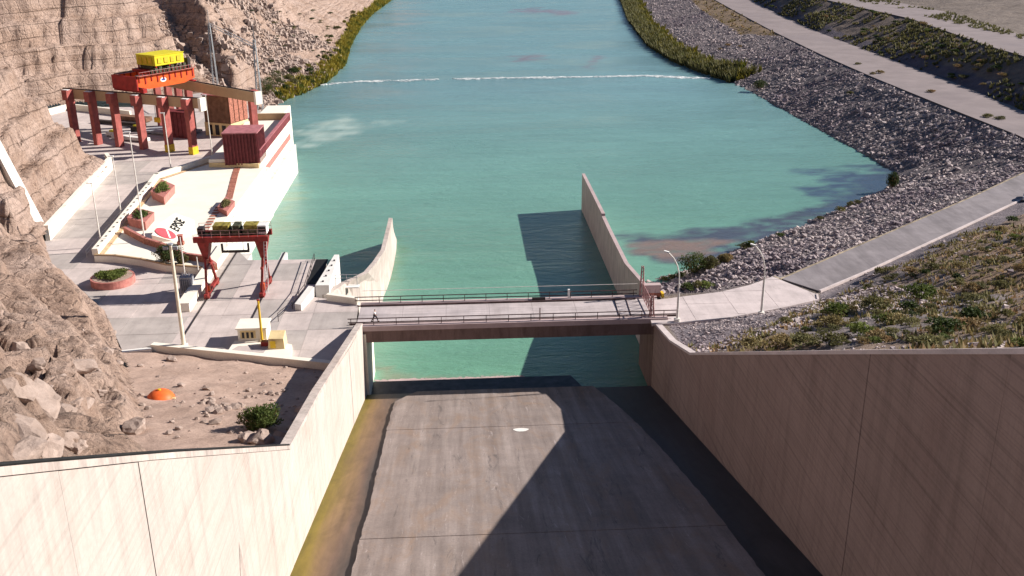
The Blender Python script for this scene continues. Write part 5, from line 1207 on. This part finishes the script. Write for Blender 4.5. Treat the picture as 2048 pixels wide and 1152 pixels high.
# ------------------------------------------------------------------ person walking over the bridge
def person(loc, face):
    root = thing('person', 'person in a white shirt and dark trousers walking over the bridge', 'person', tuple(loc))
    def skin(name, verts, edges, radii, mat, sub=2):
        me = bpy.data.meshes.new(name); me.from_pydata(verts, edges, []); ob = bpy.data.objects.new(name, me); COL.objects.link(ob)
        sk = ob.modifiers.new('skin', 'SKIN'); ob.modifiers.new('sub', 'SUBSURF').levels = sub
        for i, r_ in enumerate(radii): me.skin_vertices[0].data[i].radius = r_ if isinstance(r_, tuple) else (r_, r_)
        me.skin_vertices[0].data[0].use_root = True
        bpy.context.view_layer.update(); m2 = bpy.data.meshes.new_from_object(ob.evaluated_get(bpy.context.evaluated_depsgraph_get()))
        bpy.data.objects.remove(ob); m2.materials.clear(); m2.materials.append(MAT[mat]); m2.shade_smooth()
        o = bpy.data.objects.new(name, m2); COL.objects.link(o); o.parent = root; return o
    # x is the walking direction; pelvis at the root
    V = [(0, 0, .93), (.02, 0, 1.12), (.04, 0, 1.36), (.05, 0, 1.46), (.06, 0, 1.53), (.07, 0, 1.60), (.07, 0, 1.69),
         (.03, .09, .90), (.24, .10, .52), (.38, .10, .09), (.50, .10, .04), (-.02, -.09, .90), (-.16, -.10, .50), (-.42, -.10, .14), (-.33, -.10, .05),
         (.04, .19, 1.38), (-.12, .25, 1.12), (-.06, .24, .90), (.04, -.19, 1.38), (.14, -.25, 1.12), (.30, -.22, .96),
         (-.03, .24, .83), (.36, -.21, .92)]
    E_ = [(0, 1), (1, 2), (2, 3), (3, 4), (4, 5), (5, 6), (0, 7), (7, 8), (8, 9), (9, 10), (0, 11), (11, 12), (12, 13), (13, 14), (2, 15), (15, 16), (16, 17), (2, 18), (18, 19), (19, 20), (17, 21), (20, 22)]
    Rr = [(.12, .15), (.12, .15), (.11, .17), .07, .055, .09, .08, .10, .07, .05, .04, .10, .07, .05, .04, .07, .05, .035, .07, .05, .035, .03, .03]
    skin('body', V, E_, Rr, 'skin')
    sh = [0, 1, 2, 15, 16, 18, 19]; mp = {v: i for i, v in enumerate(sh)}
    skin('shirt', [V[i] for i in sh], [(mp[a], mp[b]) for a, b in E_ if a in mp and b in mp], [(.135, .175), (.135, .175), (.125, .19), .085, .068, .085, .068], 'cloth_white')
    tr_ = [0, 7, 8, 9, 11, 12, 13]; mp = {v: i for i, v in enumerate(tr_)}
    skin('trousers', [V[i] for i in tr_], [(mp[a], mp[b]) for a, b in E_ if a in mp and b in mp], [(.14, .17), .12, .095, .075, .12, .095, .075], 'cloth_dark')
    for f_, t_ in ((9, 10), (13, 14)):
        a, b = V[f_], V[t_]; MB().beam((a[0]-.06+loc[0], a[1]+loc[1], a[2]-.06+loc[2]), (b[0]+.06+loc[0], b[1]+loc[1], b[2]+loc[2]), .10, .09).build('shoe', 'cloth_dark', root)
    hv = [(.055, 0, 1.63), (.055, 0, 1.71)]; skin('hair', hv, [(0, 1)], [.088, .092], 'hair', 2)
    root.rotation_euler = (0, 0, face)
b = P(750, 643); person((b[0], max(b[1], YN+1.9), 0.0), math.radians(-12))

# ------------------------------------------------------------------ dark car parked at the right road edge
def car(label, c, ang):
    root = thing('parked_car', label, 'car', tuple(c)); u = np.array([math.cos(ang), math.sin(ang)])
    def sec(prof, w, wt, name, mat):
        o = MB(); v = np.array([-u[1], u[0]]); n = len(prof)
        L_ = [(*(np.array(c[:2])+u*x-v*w_), z) for (x, z), w_ in zip(prof, [w if z < .95 else wt for _, z in prof])]
        R_ = [(*(np.array(c[:2])+u*x+v*w_), z) for (x, z), w_ in zip(prof, [w if z < .95 else wt for _, z in prof])]
        o.add(L_+R_, [tuple(range(n)), tuple(range(n, 2*n))[::-1]]+[(i, n+i, n+(i+1) % n, (i+1) % n) for i in range(n)]); return o.build(name, mat, root)
    sec([(-2.1, .3), (2.1, .3), (2.15, .7), (1.9, .88), (-1.95, .92), (-2.15, .75)], .85, .85, 'body', 'car_paint')
    sec([(-1.6, .925), (1.2, .895), (.55, 1.42), (-1.1, 1.45)], .8, .62, 'cabin', 'car_glass')
    sec([(.5, 1.425), (-1.08, 1.455), (-1.0, 1.5), (.42, 1.48)], .6, .6, 'roof', 'dark_metal')
    v = np.array([-u[1], u[0]])
    for sx_ in (-1.3, 1.3):
        for sy_ in (-.8, .8):
            p = np.array(c[:2])+u*sx_+v*sy_; q = p+v*.18*np.sign(sy_)*.5; MB().tube((*(p-v*.09), .33), (*(p+v*.09), .33), .33, n=16).build('wheel', 'tyre', root)
cpos = P(2056, 399); car('dark glazed pale car parked on the road edge at the frame border', (cpos[0], cpos[1], .02), math.radians(58))

# ------------------------------------------------------------------ stones and boulders
def stone_mesh(name, seed, sub, mat, flat=.7):
    bm = bmesh.new(); bmesh.ops.create_icosphere(bm, subdivisions=sub, radius=1.0); r = np.random.default_rng(seed)
    pl = [(Vector(r.normal(size=3)).normalized(), r.uniform(.55, .9)) for _ in range(9 if sub < 3 else 14)]
    for v in bm.verts:
        for n_, d_ in pl:
            e = v.co.dot(n_)-d_
            if e > 0: v.co -= n_*e
        v.co *= 1+(.07 if sub < 3 else .025)*r.normal()
        if sub >= 3: q_ = v.co*1.7; v.co *= 1+.16*float(fbm(q_.x+seed, q_.y, q_.z, 3))
        v.co.z *= flat
    me = bpy.data.meshes.new(name); bm.to_mesh(me); bm.free(); me.materials.append(MAT[mat]); return me
B_ME = [stone_mesh('boulder', 40+i, 3, 'boulder', .7) for i in range(7)]
S_ME = [stone_mesh('stone', 60+i, 1, 'boulder', .65) for i in range(7)]
R_ME = [stone_mesh('riprap', 80+i, 1, 'riprap_stone', .7) for i in range(8)]
def place_mesh(name, me, loc, s, label, cat, group=None, rz=None, sx=1.0, tilt=.35):
    o = bpy.data.objects.new(name, me); COL.objects.link(o); o.location = tuple(float(c) for c in loc)
    o.rotation_euler = (random.uniform(-tilt, tilt), random.uniform(-tilt, tilt), random.uniform(0, 6.28) if rz is None else rz); o.scale = (s*sx, s, s*random.uniform(.8, 1.1))
    return tag(o, label, cat, group)
def hp(px, py): return hit(px, py, left_h, 12)
p = hp(524, 886); place_mesh('boulder', B_ME[0], p+np.array([0, 0, .35]), 1.25, 'big pinkish square boulder behind the crest pipe beside the green bush', 'boulder', rz=.3, tilt=.1)
p = hp(497, 884); place_mesh('boulder', B_ME[3], p+np.array([0, 0, .2]), .9, 'pinkish boulder just left of the big square boulder at the wall', 'boulder', rz=1.3, tilt=.1)
p = hp(563, 872); place_mesh('boulder', B_ME[2], p+np.array([0, 0, .1]), .75, 'grey boulder in the wall shadow right of the big square boulder', 'boulder')
p = hp(602, 825); place_mesh('boulder', B_ME[5], p+np.array([0, 0, .1]), .8, 'rounded boulder half in the wall shadow above the green bush', 'boulder')
p = hp(345, 722); place_mesh('boulder', B_ME[4], p+np.array([0, 0, .2]), .75, 'pale pointed rock lying near the low wall corner', 'boulder')
p = hp(272, 862); place_mesh('boulder', B_ME[1], p+np.array([0, 0, .2]), 1.3, 'smooth pale boulder at the foot of the rock slope', 'boulder', tilt=.1)
# blocks on the near rock slope, larger towards the foot
big = [(150, 720, 2.3), (185, 742, 2.0), (205, 700, 1.8), (222, 662, 1.4), (60, 790, 2.4), (110, 820, 1.9), (35, 850, 2.0), (80, 880, 1.5), (140, 800, 1.7), (170, 800, 1.2), (30, 690, 2.2), (70, 720, 1.8), (100, 665, 1.6), (120, 870, 1.3), (20, 900, 1.4), (205, 780, 1.1), (95, 765, 1.5), (232, 722, 1.2), (165, 660, 1.2), (10, 760, 1.8), (55, 645, 1.4), (150, 880, 1.0), (180, 690, 1.5), (125, 745, 1.4)]
for i, (px, py, s_) in enumerate(big):
    p = hp(px, py); place_mesh('rock_block', B_ME[i % 7], p+np.array([0, 0, -.25*s_]), s_*.5, ('big pale rock block ' if s_ > 1.75 else 'medium pale rock block ' if s_ > 1.35 else 'small pale rock block ')+('low on the near slope by the wall crest' if py > 830 else 'at the sandy foot of the near rock slope' if px > 175 else 'midway up the near rock slope' if py > 735 else 'high on the near rock slope')+(' at frame edge' if px < 65 else ''), 'rock', 'rock blocks on the near slope', sx=random.uniform(1.2, 1.7), tilt=.4)
cnt = 0
while cnt < 150:                                  # stones scattered over the sand
    px, py = random.uniform(262, 665), random.uniform(722, 880)
    if cnt < 60: px, py = random.gauss(470, 70), random.gauss(812, 16)
    p = hp(px, py)
    if p[1] > float(YC(p[0]))-1.0 or p[0] > XL-1.4 or p[1] < YCOR+.5 or p[1] > 115: continue
    if inpoly(np.array([p[0]]), np.array([p[1]]), bodyA)[0]: continue
    s_ = random.choice([.15, .2, .26, .34, .5]); place_mesh('stone', S_ME[cnt % 7], p+np.array([0, 0, .25*s_]), s_*random.uniform(.8, 1.2), ('tiny' if s_ < .17 else 'small' if s_ < .28 else 'larger')+' pinkish stone on the sandy ground '+('near the feathery green bush' if math.hypot(px-526, py-850) < 90 else 'beside the orange dome' if math.hypot(px-322, py-785) < 70 else 'below the low cream wall' if py < 765 else 'near the shaded wall side' if px > 560 else 'out on the open sand'), 'stone', 'stones scattered on the sandy ground', sx=random.uniform(.9, 1.5)); cnt += 1

# riprap bank on the right
nR = 76000
bx = np.array(RIP); xa, xb, ya, yb = bx[:, 0].min(), bx[:, 0].max(), bx[:, 1].min(), bx[:, 1].max()
X_ = rng.uniform(xa, xb, nR*3); Y_ = rng.uniform(ya, yb, nR*3); ins = inpoly(X_, Y_, RIP) & (pdist(X_, Y_, UPROAD) > .6) & (pdist(X_, Y_, ROAD) > .5) & ~inpoly(X_, Y_, ap) & ~inpoly(X_, Y_, gb)
X_, Y_ = X_[ins], Y_[ins]
w_ = np.clip(190.0/Y_, .1, 1.0)**1.1; kx = rng.uniform(0, 1, len(X_)) < w_; X_, Y_ = X_[kx], Y_[kx]
X_ = np.concatenate([X_, rng.uniform(26.5, 75, 6500)]); Y_ = np.concatenate([Y_, rng.uniform(124, 165, 6500)])
ins = inpoly(X_, Y_, RIP) & ~inpoly(X_, Y_, ap) & (pdist(X_, Y_, ap) > .3) & (pdist(X_, Y_, ROAD) > .5); X_, Y_ = X_[ins], Y_[ins]
Z_ = right_z(X_, Y_); ok = Z_ > WZ-.9; X_, Y_, Z_ = X_[ok], Y_[ok], Z_[ok]
dens = fbm(X_*.04, Y_*.04, 12., 3); ok = (dens > -.55) | (rng.uniform(0, 1, len(X_)) < .4); X_, Y_, Z_ = X_[ok], Y_[ok], Z_[ok]
S_ = rng.lognormal(-1.42, .45, len(X_)).clip(.11, .8)*np.clip(Y_/210, .85, 1.1)
dist = np.hypot(X_, Y_); big_ = np.argsort(-(S_/dist))[:300]
msk = np.zeros(len(X_), bool); msk[big_] = True
for i in big_: place_mesh('riprap_stone', R_ME[i % 8], (X_[i], Y_[i], Z_[i]+S_[i]*.25), float(S_[i]), ('large' if S_[i] > .55 else 'medium' if S_[i] > .4 else 'small')+' angular riprap stone '+('at the water edge' if Z_[i] < WZ+2.5 else 'just behind the pale apron' if X_[i] < 44 else 'just below the asphalt road' if Z_[i] > -3 else 'halfway down the right bank'), 'stone', 'riprap stones on the right bank', sx=random.uniform(.9, 1.5), tilt=.6)
bv = []; bf = []
ok = ~msk; Xs, Ys, Zs, Ss = X_[ok], Y_[ok], Z_[ok], S_[ok]
oct_ = np.array([(1, 0, 0), (0, 1, 0), (-1, 0, 0), (0, -1, 0), (0, 0, .8), (.0, 0, -.7)]); of = np.array([(0, 1, 4), (1, 2, 4), (2, 3, 4), (3, 0, 4), (1, 0, 5), (2, 1, 5), (3, 2, 5), (0, 3, 5)])
cub = np.array([(-1, -1, -.7), (1, -1, -.7), (1, 1, -.7), (-1, 1, -.7), (-.75, -.75, .7), (.75, -.75, .7), (.75, .75, .7), (-.75, .75, .7)])*.72
cf = np.array([(0, 1, 5), (0, 5, 4), (1, 2, 6), (1, 6, 5), (2, 3, 7), (2, 7, 6), (3, 0, 4), (3, 4, 7), (4, 5, 6), (4, 6, 7)])
N = len(Xs); V = cub[None]+rng.normal(0, .17, (N, 8, 3)); V *= (Ss[:, None, None]*rng.uniform(.75, 1.35, (N, 1, 3)))
a1 = rng.uniform(0, 6.28, N); a2 = rng.normal(0, .35, N)
ca, sa, cb, sb = np.cos(a1), np.sin(a1), np.cos(a2), np.sin(a2)
x, y, z = V[..., 0], V[..., 1], V[..., 2]
y, z = y*cb[:, None]-z*sb[:, None], y*sb[:, None]+z*cb[:, None]
x, y = x*ca[:, None]-y*sa[:, None], x*sa[:, None]+y*ca[:, None]
V = np.stack([x+Xs[:, None], y+Ys[:, None], z+Zs[:, None]+Ss[:, None]*.06], -1)
raw_mesh('riprap', 'riprap_stone', V.reshape(-1, 3), (cf[None]+(np.arange(N)*8)[:, None, None]).reshape(-1, 3), kind='stuff')
print('riprap', N)

# scree on the far left bank and rubble at the cliff feet
n0 = 26000; X_ = rng.uniform(-105, -40, n0); Y_ = rng.uniform(258, 480, n0); Z_, K_ = zleft(X_, Y_, True)
ok = (K_ >= 4) & (Z_ > WZ+.3) & (Z_ < 40); ok &= (fbm(X_*.05, Y_*.03, 3., 3) > -.1); X_, Y_, Z_ = X_[ok], Y_[ok], Z_[ok]
N = len(X_); Ss = rng.lognormal(-.95, .55, N).clip(.15, 1.6)
V = cub[None]+rng.normal(0, .18, (N, 8, 3)); V *= Ss[:, None, None]*rng.uniform(.7, 1.4, (N, 1, 3)); V += np.stack([X_, Y_, Z_+.15*Ss], -1)[:, None]
raw_mesh('scree', 'boulder', V.reshape(-1, 3), (cf[None]+(np.arange(N)*8)[:, None, None]).reshape(-1, 3), kind='stuff')

# ------------------------------------------------------------------ vegetation
def leaf_mesh(name, mat, n, s, seed, **kw):
    v, f = leaf_cloud(n, 1, 1, 1.0, s, seed, **kw); me = bpy.data.meshes.new(name); me.from_pydata(v, [], f); me.materials.append(MAT[mat]); return me
LM = {m_: [leaf_mesh('bush_'+m_, m_, 260, .20, 11*i+len(m_), dome=True, up=1.0) for i in range(4)] for m_ in ('leaf_green', 'leaf_olive', 'leaf_dry', 'leaf_dark', 'reed')}
def bush(name, mat, loc, r, h, label, cat='bush', group=None):
    o = bpy.data.objects.new(name, random.choice(LM[mat])); COL.objects.link(o); o.location = (loc[0], loc[1], loc[2]-.05*h); o.scale = (r*random.uniform(.85, 1.2), r*random.uniform(.85, 1.2), h); o.rotation_euler = (0, 0, random.uniform(0, 6.28))
    return tag(o, label, cat, group)
def right_hit(px, py): return hit(px, py, lambda x, y: right_z(np.asarray(x), np.asarray(y)), 20, 700)
# single plants one can point at
def branchy(label, loc, r, h, seed, mat, name='bush'):
    root = thing(name, label, 'bush', tuple(loc)); rr = random.Random(seed)
    for i in range(9):
        a_ = rr.uniform(0, 6.28); k_ = rr.uniform(.4, .9); MB().tube((loc[0], loc[1], loc[2]-.2), (loc[0]+math.cos(a_)*r*k_, loc[1]+math.sin(a_)*r*k_, loc[2]+h*rr.uniform(.5, .85)), .05, .02, 5).build('stem', 'brick', root)
    leaf_obj('foliage', mat, root, (loc[0], loc[1], loc[2]+.1*h), 1500, r, r, h, .22, seed, up=1.0)
    leaf_obj('dead_twigs', 'leaf_olive', root, (loc[0]-.3*r, loc[1]+.1, loc[2]), 420, r*.95, r*.9, h*.85, .25, seed+3, up=1.2)
p = hp(526, 858); branchy('feathery green bush growing on the sand beside the big square boulder', p, 2.0, 1.9, 5, 'leaf_green')
p = P(340, 524, ZT); branchy('dark green spreading shrub behind the front edge of the terrace', (p[0], p[1], ZT), 2.1, 2.6, 9, 'leaf_dark', 'shrub')
p = P(366, 527, ZT); branchy('small yellow green shrub beside the cream pole on the terrace', (p[0], p[1], ZT), .9, 1.3, 13, 'leaf_olive', 'shrub')
p = right_hit(1388, 548); branchy('large green shrub at the water edge behind the first street lamp', p, 2.9, 3.6, 21, 'leaf_green', 'shrub')
p = right_hit(1420, 540); branchy('green shrub at the water right of the largest shore shrub', p, 1.8, 2.3, 23, 'leaf_olive', 'shrub')
p = right_hit(1452, 526); branchy('brown dry shrub on the stones right of the green shore shrubs', p, 1.5, 1.5, 25, 'leaf_dry', 'shrub')
p = right_hit(1785, 376); branchy('dark bush standing at the far corner of the water', p, 1.6, 3.4, 27, 'leaf_dark', 'shrub')
p = right_hit(1520, 178); branchy('round dark bush at the water below the gravel road', p, 2.8, 3.0, 29, 'leaf_dark', 'shrub')
# shore plants in a row
for px, py in ((1490, 497), (1500, 494), (1560, 474), (1640, 440), (1680, 424), (1700, 414), (1715, 408), (1395, 578), (1375, 580), (1410, 576), (1360, 556), (1330, 562), (1345, 560)):
    p = right_hit(px, py); bush('shore_plant', random.choice(['leaf_olive', 'leaf_green']), p, random.uniform(.8, 1.6), random.uniform(.7, 1.3), 'low green plant growing between the riprap stones near the water', 'plant', 'plants along the riprap')
# bushes over the right hand slope
n_b = 0; rr = random.Random(5)
TONE = {'leaf_dark': 'dark green', 'leaf_olive': 'olive', 'leaf_green': 'fresh green', 'leaf_dry': 'dry yellowish', 'reed': 'yellow'}
def blabel(m_, s_, p):
    dw, dr = p[0]-XR, pdist(np.array([p[0]]), np.array([p[1]]), [q[:2] for q in road_out], False)[0]
    wh = 'just behind the shaded chute wall' if dw < 7 else 'beside the asphalt road kerb' if dr < 9 and p[0] > 46 else 'below the pale apron' if dr < 14 and p[0] < 46 else 'high on the slope at the frame edge' if p[0]/max(p[1], 1) > .5 else 'in the middle of the right slope'
    return ('big ' if s_ > 1.4 else 'medium ' if s_ > .65 else 'small ')+TONE[m_]+' scrub bush '+wh
spots = [(1885, 668, 'leaf_dark', 1.8, 1.5), (1945, 640, 'leaf_dark', 1.4, 1.1), (1990, 672, 'leaf_olive', 1.3, .9), (1720, 672, 'leaf_green', 1.5, 1.2), (1560, 692, 'leaf_dry', 1.8, 1.0), (1500, 694, 'leaf_dry', 1.5, .9), (1610, 690, 'leaf_olive', 1.7, .9), (1840, 600, 'leaf_green', 1.7, 1.4), (1750, 620, 'leaf_olive', 1.6, 1.2), (1670, 634, 'leaf_green', 1.3, 1.3)]
for px, py, m_, r_, h_ in spots:
    p = right_hit(px, py); s_ = np.linalg.norm(p-EYE)/95; bush('slope_bush', m_, p, r_*s_, h_*s_, blabel(m_, 2, p), 'bush', 'scrub bushes on the right slope')
while n_b < 190:
    px, py = rr.uniform(1420, 2060), rr.uniform(425, 693); p = right_hit(px, py)
    if p[0] < XR+1.2 or not inpoly(np.array([p[0]]), np.array([p[1]]), DAMFACE)[0] or pdist(np.array([p[0]]), np.array([p[1]]), [q[:2] for q in road_out], False)[0] < 3.5: continue
    if inpoly(np.array([p[0]]), np.array([p[1]]), grv)[0]: continue
    m_ = rr.choice(['leaf_olive', 'leaf_olive', 'leaf_olive', 'leaf_dry', 'leaf_dry', 'leaf_green', 'leaf_dark']); s_ = rr.choice([.4, .5, .6, .75, .9, 1.3])
    bush('slope_bush', m_, p, s_, s_*rr.uniform(.5, .9), blabel(m_, s_, p), 'bush', 'scrub bushes on the right slope'); n_b += 1
# dry grass tufts over the slope
n0 = 15000; X_ = rng.uniform(XR+1, 150, n0); Y_ = rng.uniform(25, 190, n0)
ok = inpoly(X_, Y_, DAMFACE) & ~inpoly(X_, Y_, grv) & (pdist(X_, Y_, [q[:2] for q in road_out], False) > 3.0) & (fbm(X_*.07, Y_*.07, 5.5, 3) > -.25); X_, Y_ = X_[ok], Y_[ok]; Z_ = right_z(X_, Y_)
def tufts(name, mat, X_, Y_, Z_, k_=4, h=(.2, .6), w=.14):
    N = len(X_); a = rng.uniform(0, 6.28, (N, k_)); r_ = rng.uniform(.05, .3, (N, k_)); hh = rng.uniform(*h, (N, k_))
    bx_, by_ = X_[:, None]+r_*np.cos(a), Y_[:, None]+r_*np.sin(a); b2 = a+1.57
    v0 = np.stack([bx_-w*np.cos(b2), by_-w*np.sin(b2), np.repeat(Z_[:, None], k_, 1)], -1); v1 = np.stack([bx_+w*np.cos(b2), by_+w*np.sin(b2), np.repeat(Z_[:, None], k_, 1)], -1)
    v2 = np.stack([bx_+hh*.5*np.cos(a), by_+hh*.5*np.sin(a), Z_[:, None]+hh], -1)
    V = np.stack([v0, v1, v2], 2).reshape(-1, 3); return raw_mesh(name, mat, V, np.arange(len(V)).reshape(-1, 3), kind='stuff')
tufts('dry_grass', 'leaf_dry', X_, Y_, Z_)
ok2 = rng.uniform(0, 1, len(X_)) < .35; tufts('green_weeds', 'leaf_olive', X_[ok2]+.4, Y_[ok2], Z_[ok2], 4, (.25, .8), .18)
# stones on the slope
n0 = 12000; X_ = np.concatenate([rng.uniform(XR+1, 150, n0), rng.uniform(XR+1, 56, 9000)]); Y_ = np.concatenate([rng.uniform(25, 190, n0), rng.uniform(96, 122, 9000)]); ok = inpoly(X_, Y_, grv) & ~inpoly(X_, Y_, ap) | inpoly(X_, Y_, DAMFACE) & (fbm(X_*.07, Y_*.07, 9.5, 3) > -.1); X_, Y_ = X_[ok], Y_[ok]; Z_ = right_z(X_, Y_); N = len(X_)
Ss = rng.lognormal(-1.9, .45, N).clip(.06, .45)*np.where(inpoly(X_, Y_, grv), .6, 1); V = cub[None]+rng.normal(0, .18, (N, 8, 3)); V *= Ss[:, None, None]; V += np.stack([X_, Y_, Z_+.1*Ss], -1)[:, None]
raw_mesh('slope_gravel', 'riprap_stone', V.reshape(-1, 3), (cf[None]+(np.arange(N)*8)[:, None, None]).reshape(-1, 3), kind='stuff')
# embankment scrub above the gravel road
n0 = 60000; X_ = rng.uniform(60, 330, n0); Y_ = rng.uniform(150, 800, n0); far_ = [tuple(p[:2]) for p in ter_out]+[(330, 330), (330, 900), (200, 1000)]
ok = (inpoly(X_, Y_, EMBANK) | inpoly(X_, Y_, far_)) & (fbm(X_*.03, Y_*.03, 2.5, 3) > -.2); X_, Y_ = X_[ok], Y_[ok]; Z_ = right_z(X_, Y_)
tufts('embankment_scrub', 'leaf_olive', X_, Y_, Z_, 5, (.4, 1.3), .45)
ok = inpoly(X_, Y_, EMBANK); tufts('embankment_grass', 'leaf_dry', X_[ok]+1, Y_[ok]+1, Z_[ok], 4, (.3, 1.0), .4)
n0 = 3000; X_ = rng.uniform(60, 200, n0); Y_ = rng.uniform(250, 720, n0); ok = inpoly(X_, Y_, gb); X_, Y_ = X_[ok], Y_[ok]; Z_ = right_z(X_, Y_); tufts('verge_grass', 'leaf_dry', X_, Y_, Z_, 5, (.4, 1.2), .5)
n_e = 0
while n_e < 60:
    px, py = rr.uniform(1480, 2048), rr.uniform(5, 215); p = right_hit(px, py)
    if not inpoly(np.array([p[0]]), np.array([p[1]]), EMBANK)[0]: continue
    s_ = rr.uniform(.9, 2.0); m_ = rr.choice(['leaf_olive', 'leaf_dry', 'leaf_dark', 'leaf_green']); bush('embankment_bush', m_, p, s_, s_*.7, ('big ' if s_ > 1.45 else 'small ')+TONE[m_]+' embankment bush '+('close above the gravel road' if p[2] < 3.5 else 'close below the upper track' if p[2] > 6.5 else 'between gravel road and track')+(' far up the river' if p[1] > 330 else ' near the frame edge' if px > 1850 else ''), 'bush', 'scrub bushes on the embankment'); n_e += 1
for px, py in ((1745, 150), (1862, 186), (1760, 148), (1700, 190), (1715, 130), (2000, 240), (1975, 236), (1480, 95), (1440, 100), (1455, 92)):
    p = right_hit(px, py); bush('roadside_bush', rr.choice(['leaf_dry', 'leaf_olive']), p, rr.uniform(1.0, 1.8), rr.uniform(.8, 1.3), 'dry bush on the riprap just below the gravel road', 'bush', 'dry bushes below the gravel road')
# yellow green reeds on both shores
def reeds(name, pts, n, wid, h, zfun, off):
    pts = np.array([p[:2] for p in pts]); seg = np.linalg.norm(np.diff(pts, axis=0), axis=1); cs = np.concatenate([[0], np.cumsum(seg)]); t = rng.uniform(0, cs[-1], n)
    k_ = np.clip(np.searchsorted(cs, t)-1, 0, len(seg)-1); f = (t-cs[k_])/seg[k_]; p = pts[k_]+(pts[k_+1]-pts[k_])*f[:, None]; d = (pts[k_+1]-pts[k_])/seg[k_][:, None]; nn = np.stack([d[:, 1], -d[:, 0]], 1)*off
    lump = .55+.6*np.clip(fbm(p[:, 0]*.12, p[:, 1]*.12, 1., 3)+.4, 0, 1.4); w = rng.uniform(-.15, 1, n)*wid*lump; p = p+nn*w[:, None]; z = np.maximum(zfun(p[:, 0], p[:, 1]), WZ)
    return p[:, 0], p[:, 1], z, lump
rx_, ry_, rz_, lp = reeds('reed', waterline_r[0:7], 5200, 9, 3, right_z, -1)
tufts('reeds_right_bank', 'leaf_olive', rx_, ry_, rz_, 4, (1.2, 3.6), .55)
ok = rng.uniform(0, 1, len(rx_)) < .55; tufts('yellow_reeds_right_bank', 'reed', rx_[ok]+2.5, ry_[ok]-1, rz_[ok]+.5, 4, (1.0, 3.2), .6)
rx_, ry_, rz_, lp = reeds('reed', bank_l[1:9], 2300, 5, 3, left_h, -1); 
tufts('reeds_left_bank', 'reed', rx_, ry_, rz_, 4, (.8, 2.6), .5)
for i in range(46):
    j = rr.randrange(1, 7); a, b = np.array(bank_l[j]), np.array(bank_l[j+1]); q = a+(b-a)*rr.random(); d = (b-a)/np.linalg.norm(b-a); q = q+np.array([-d[1], d[0]])*rr.uniform(1.5, 9)
    z_ = float(left_h(q[0], q[1])[0]); m_ = rr.choice(['reed', 'reed', 'leaf_olive', 'leaf_dark']); bush('bank_bush', m_, (q[0], q[1], z_), rr.uniform(1.2, 2.4), rr.uniform(1.3, 2.6), TONE[m_]+' bush on the left river bank '+('below the foam line' if q[1] < 380 else 'just above the foam line' if q[1] < 480 else 'far up the river'), 'bush', 'bushes along the left river bank')
for px, py, lab in ((535, 192, 'dark green tree beside the lattice portal, nearest the tower'), (556, 176, 'dark green tree on the left bank behind the lattice portal')):
    p = hit(px, py, left_h, 150, 600); branchy(lab, p, 4.2, 6.0, int(px), 'leaf_dark', 'tree')
for i in range(40):
    px, py = rr.uniform(500, 700), rr.uniform(20, 170); p = hit(px, py, left_h, 150, 900)
    if p[2] < WZ+2: continue
    bush('scree_bush', rr.choice(['leaf_olive', 'leaf_dark']), p, rr.uniform(.8, 2.0), rr.uniform(.6, 1.3), 'grey green scrub bush '+('low' if p[2] < 2 else 'high')+' on the far left scree slope '+('near the lattice portal' if p[1] < 360 else 'far up the river'), 'bush', 'scrub on the far scree slope')

# ------------------------------------------------------------------ foam of the weir and light swirl
pts = [P(*p, WZ) for p in [(636, 170), (690, 163), (830, 159), (1000, 155.5), (1160, 153), (1300, 151), (1420, 156)]]
fx_, fy_, fz_, lp = reeds('foam', pts, 3600, 3.6, 1, lambda x, y: np.full(np.shape(x), WZ), 1)
ok = (fbm(fx_*.09, fy_*.05, 3.3, 3) +rng.normal(0, .30, len(fx_)) > -.12); fx_, fy_ = fx_[ok], fy_[ok]; N = len(fx_)
Ss = rng.lognormal(-1.6, .5, N).clip(.08, .6); V = cub[None]+rng.normal(0, .15, (N, 8, 3)); V *= Ss[:, None, None]*np.array([2.2, .9, .5]); V += np.stack([fx_, fy_, np.full(N, WZ+.05)], -1)[:, None]
raw_mesh('weir_foam', 'foam', V.reshape(-1, 3), (cf[None]+(np.arange(N)*8)[:, None, None]).reshape(-1, 3), kind='stuff')
print('objects', len(bpy.data.objects))
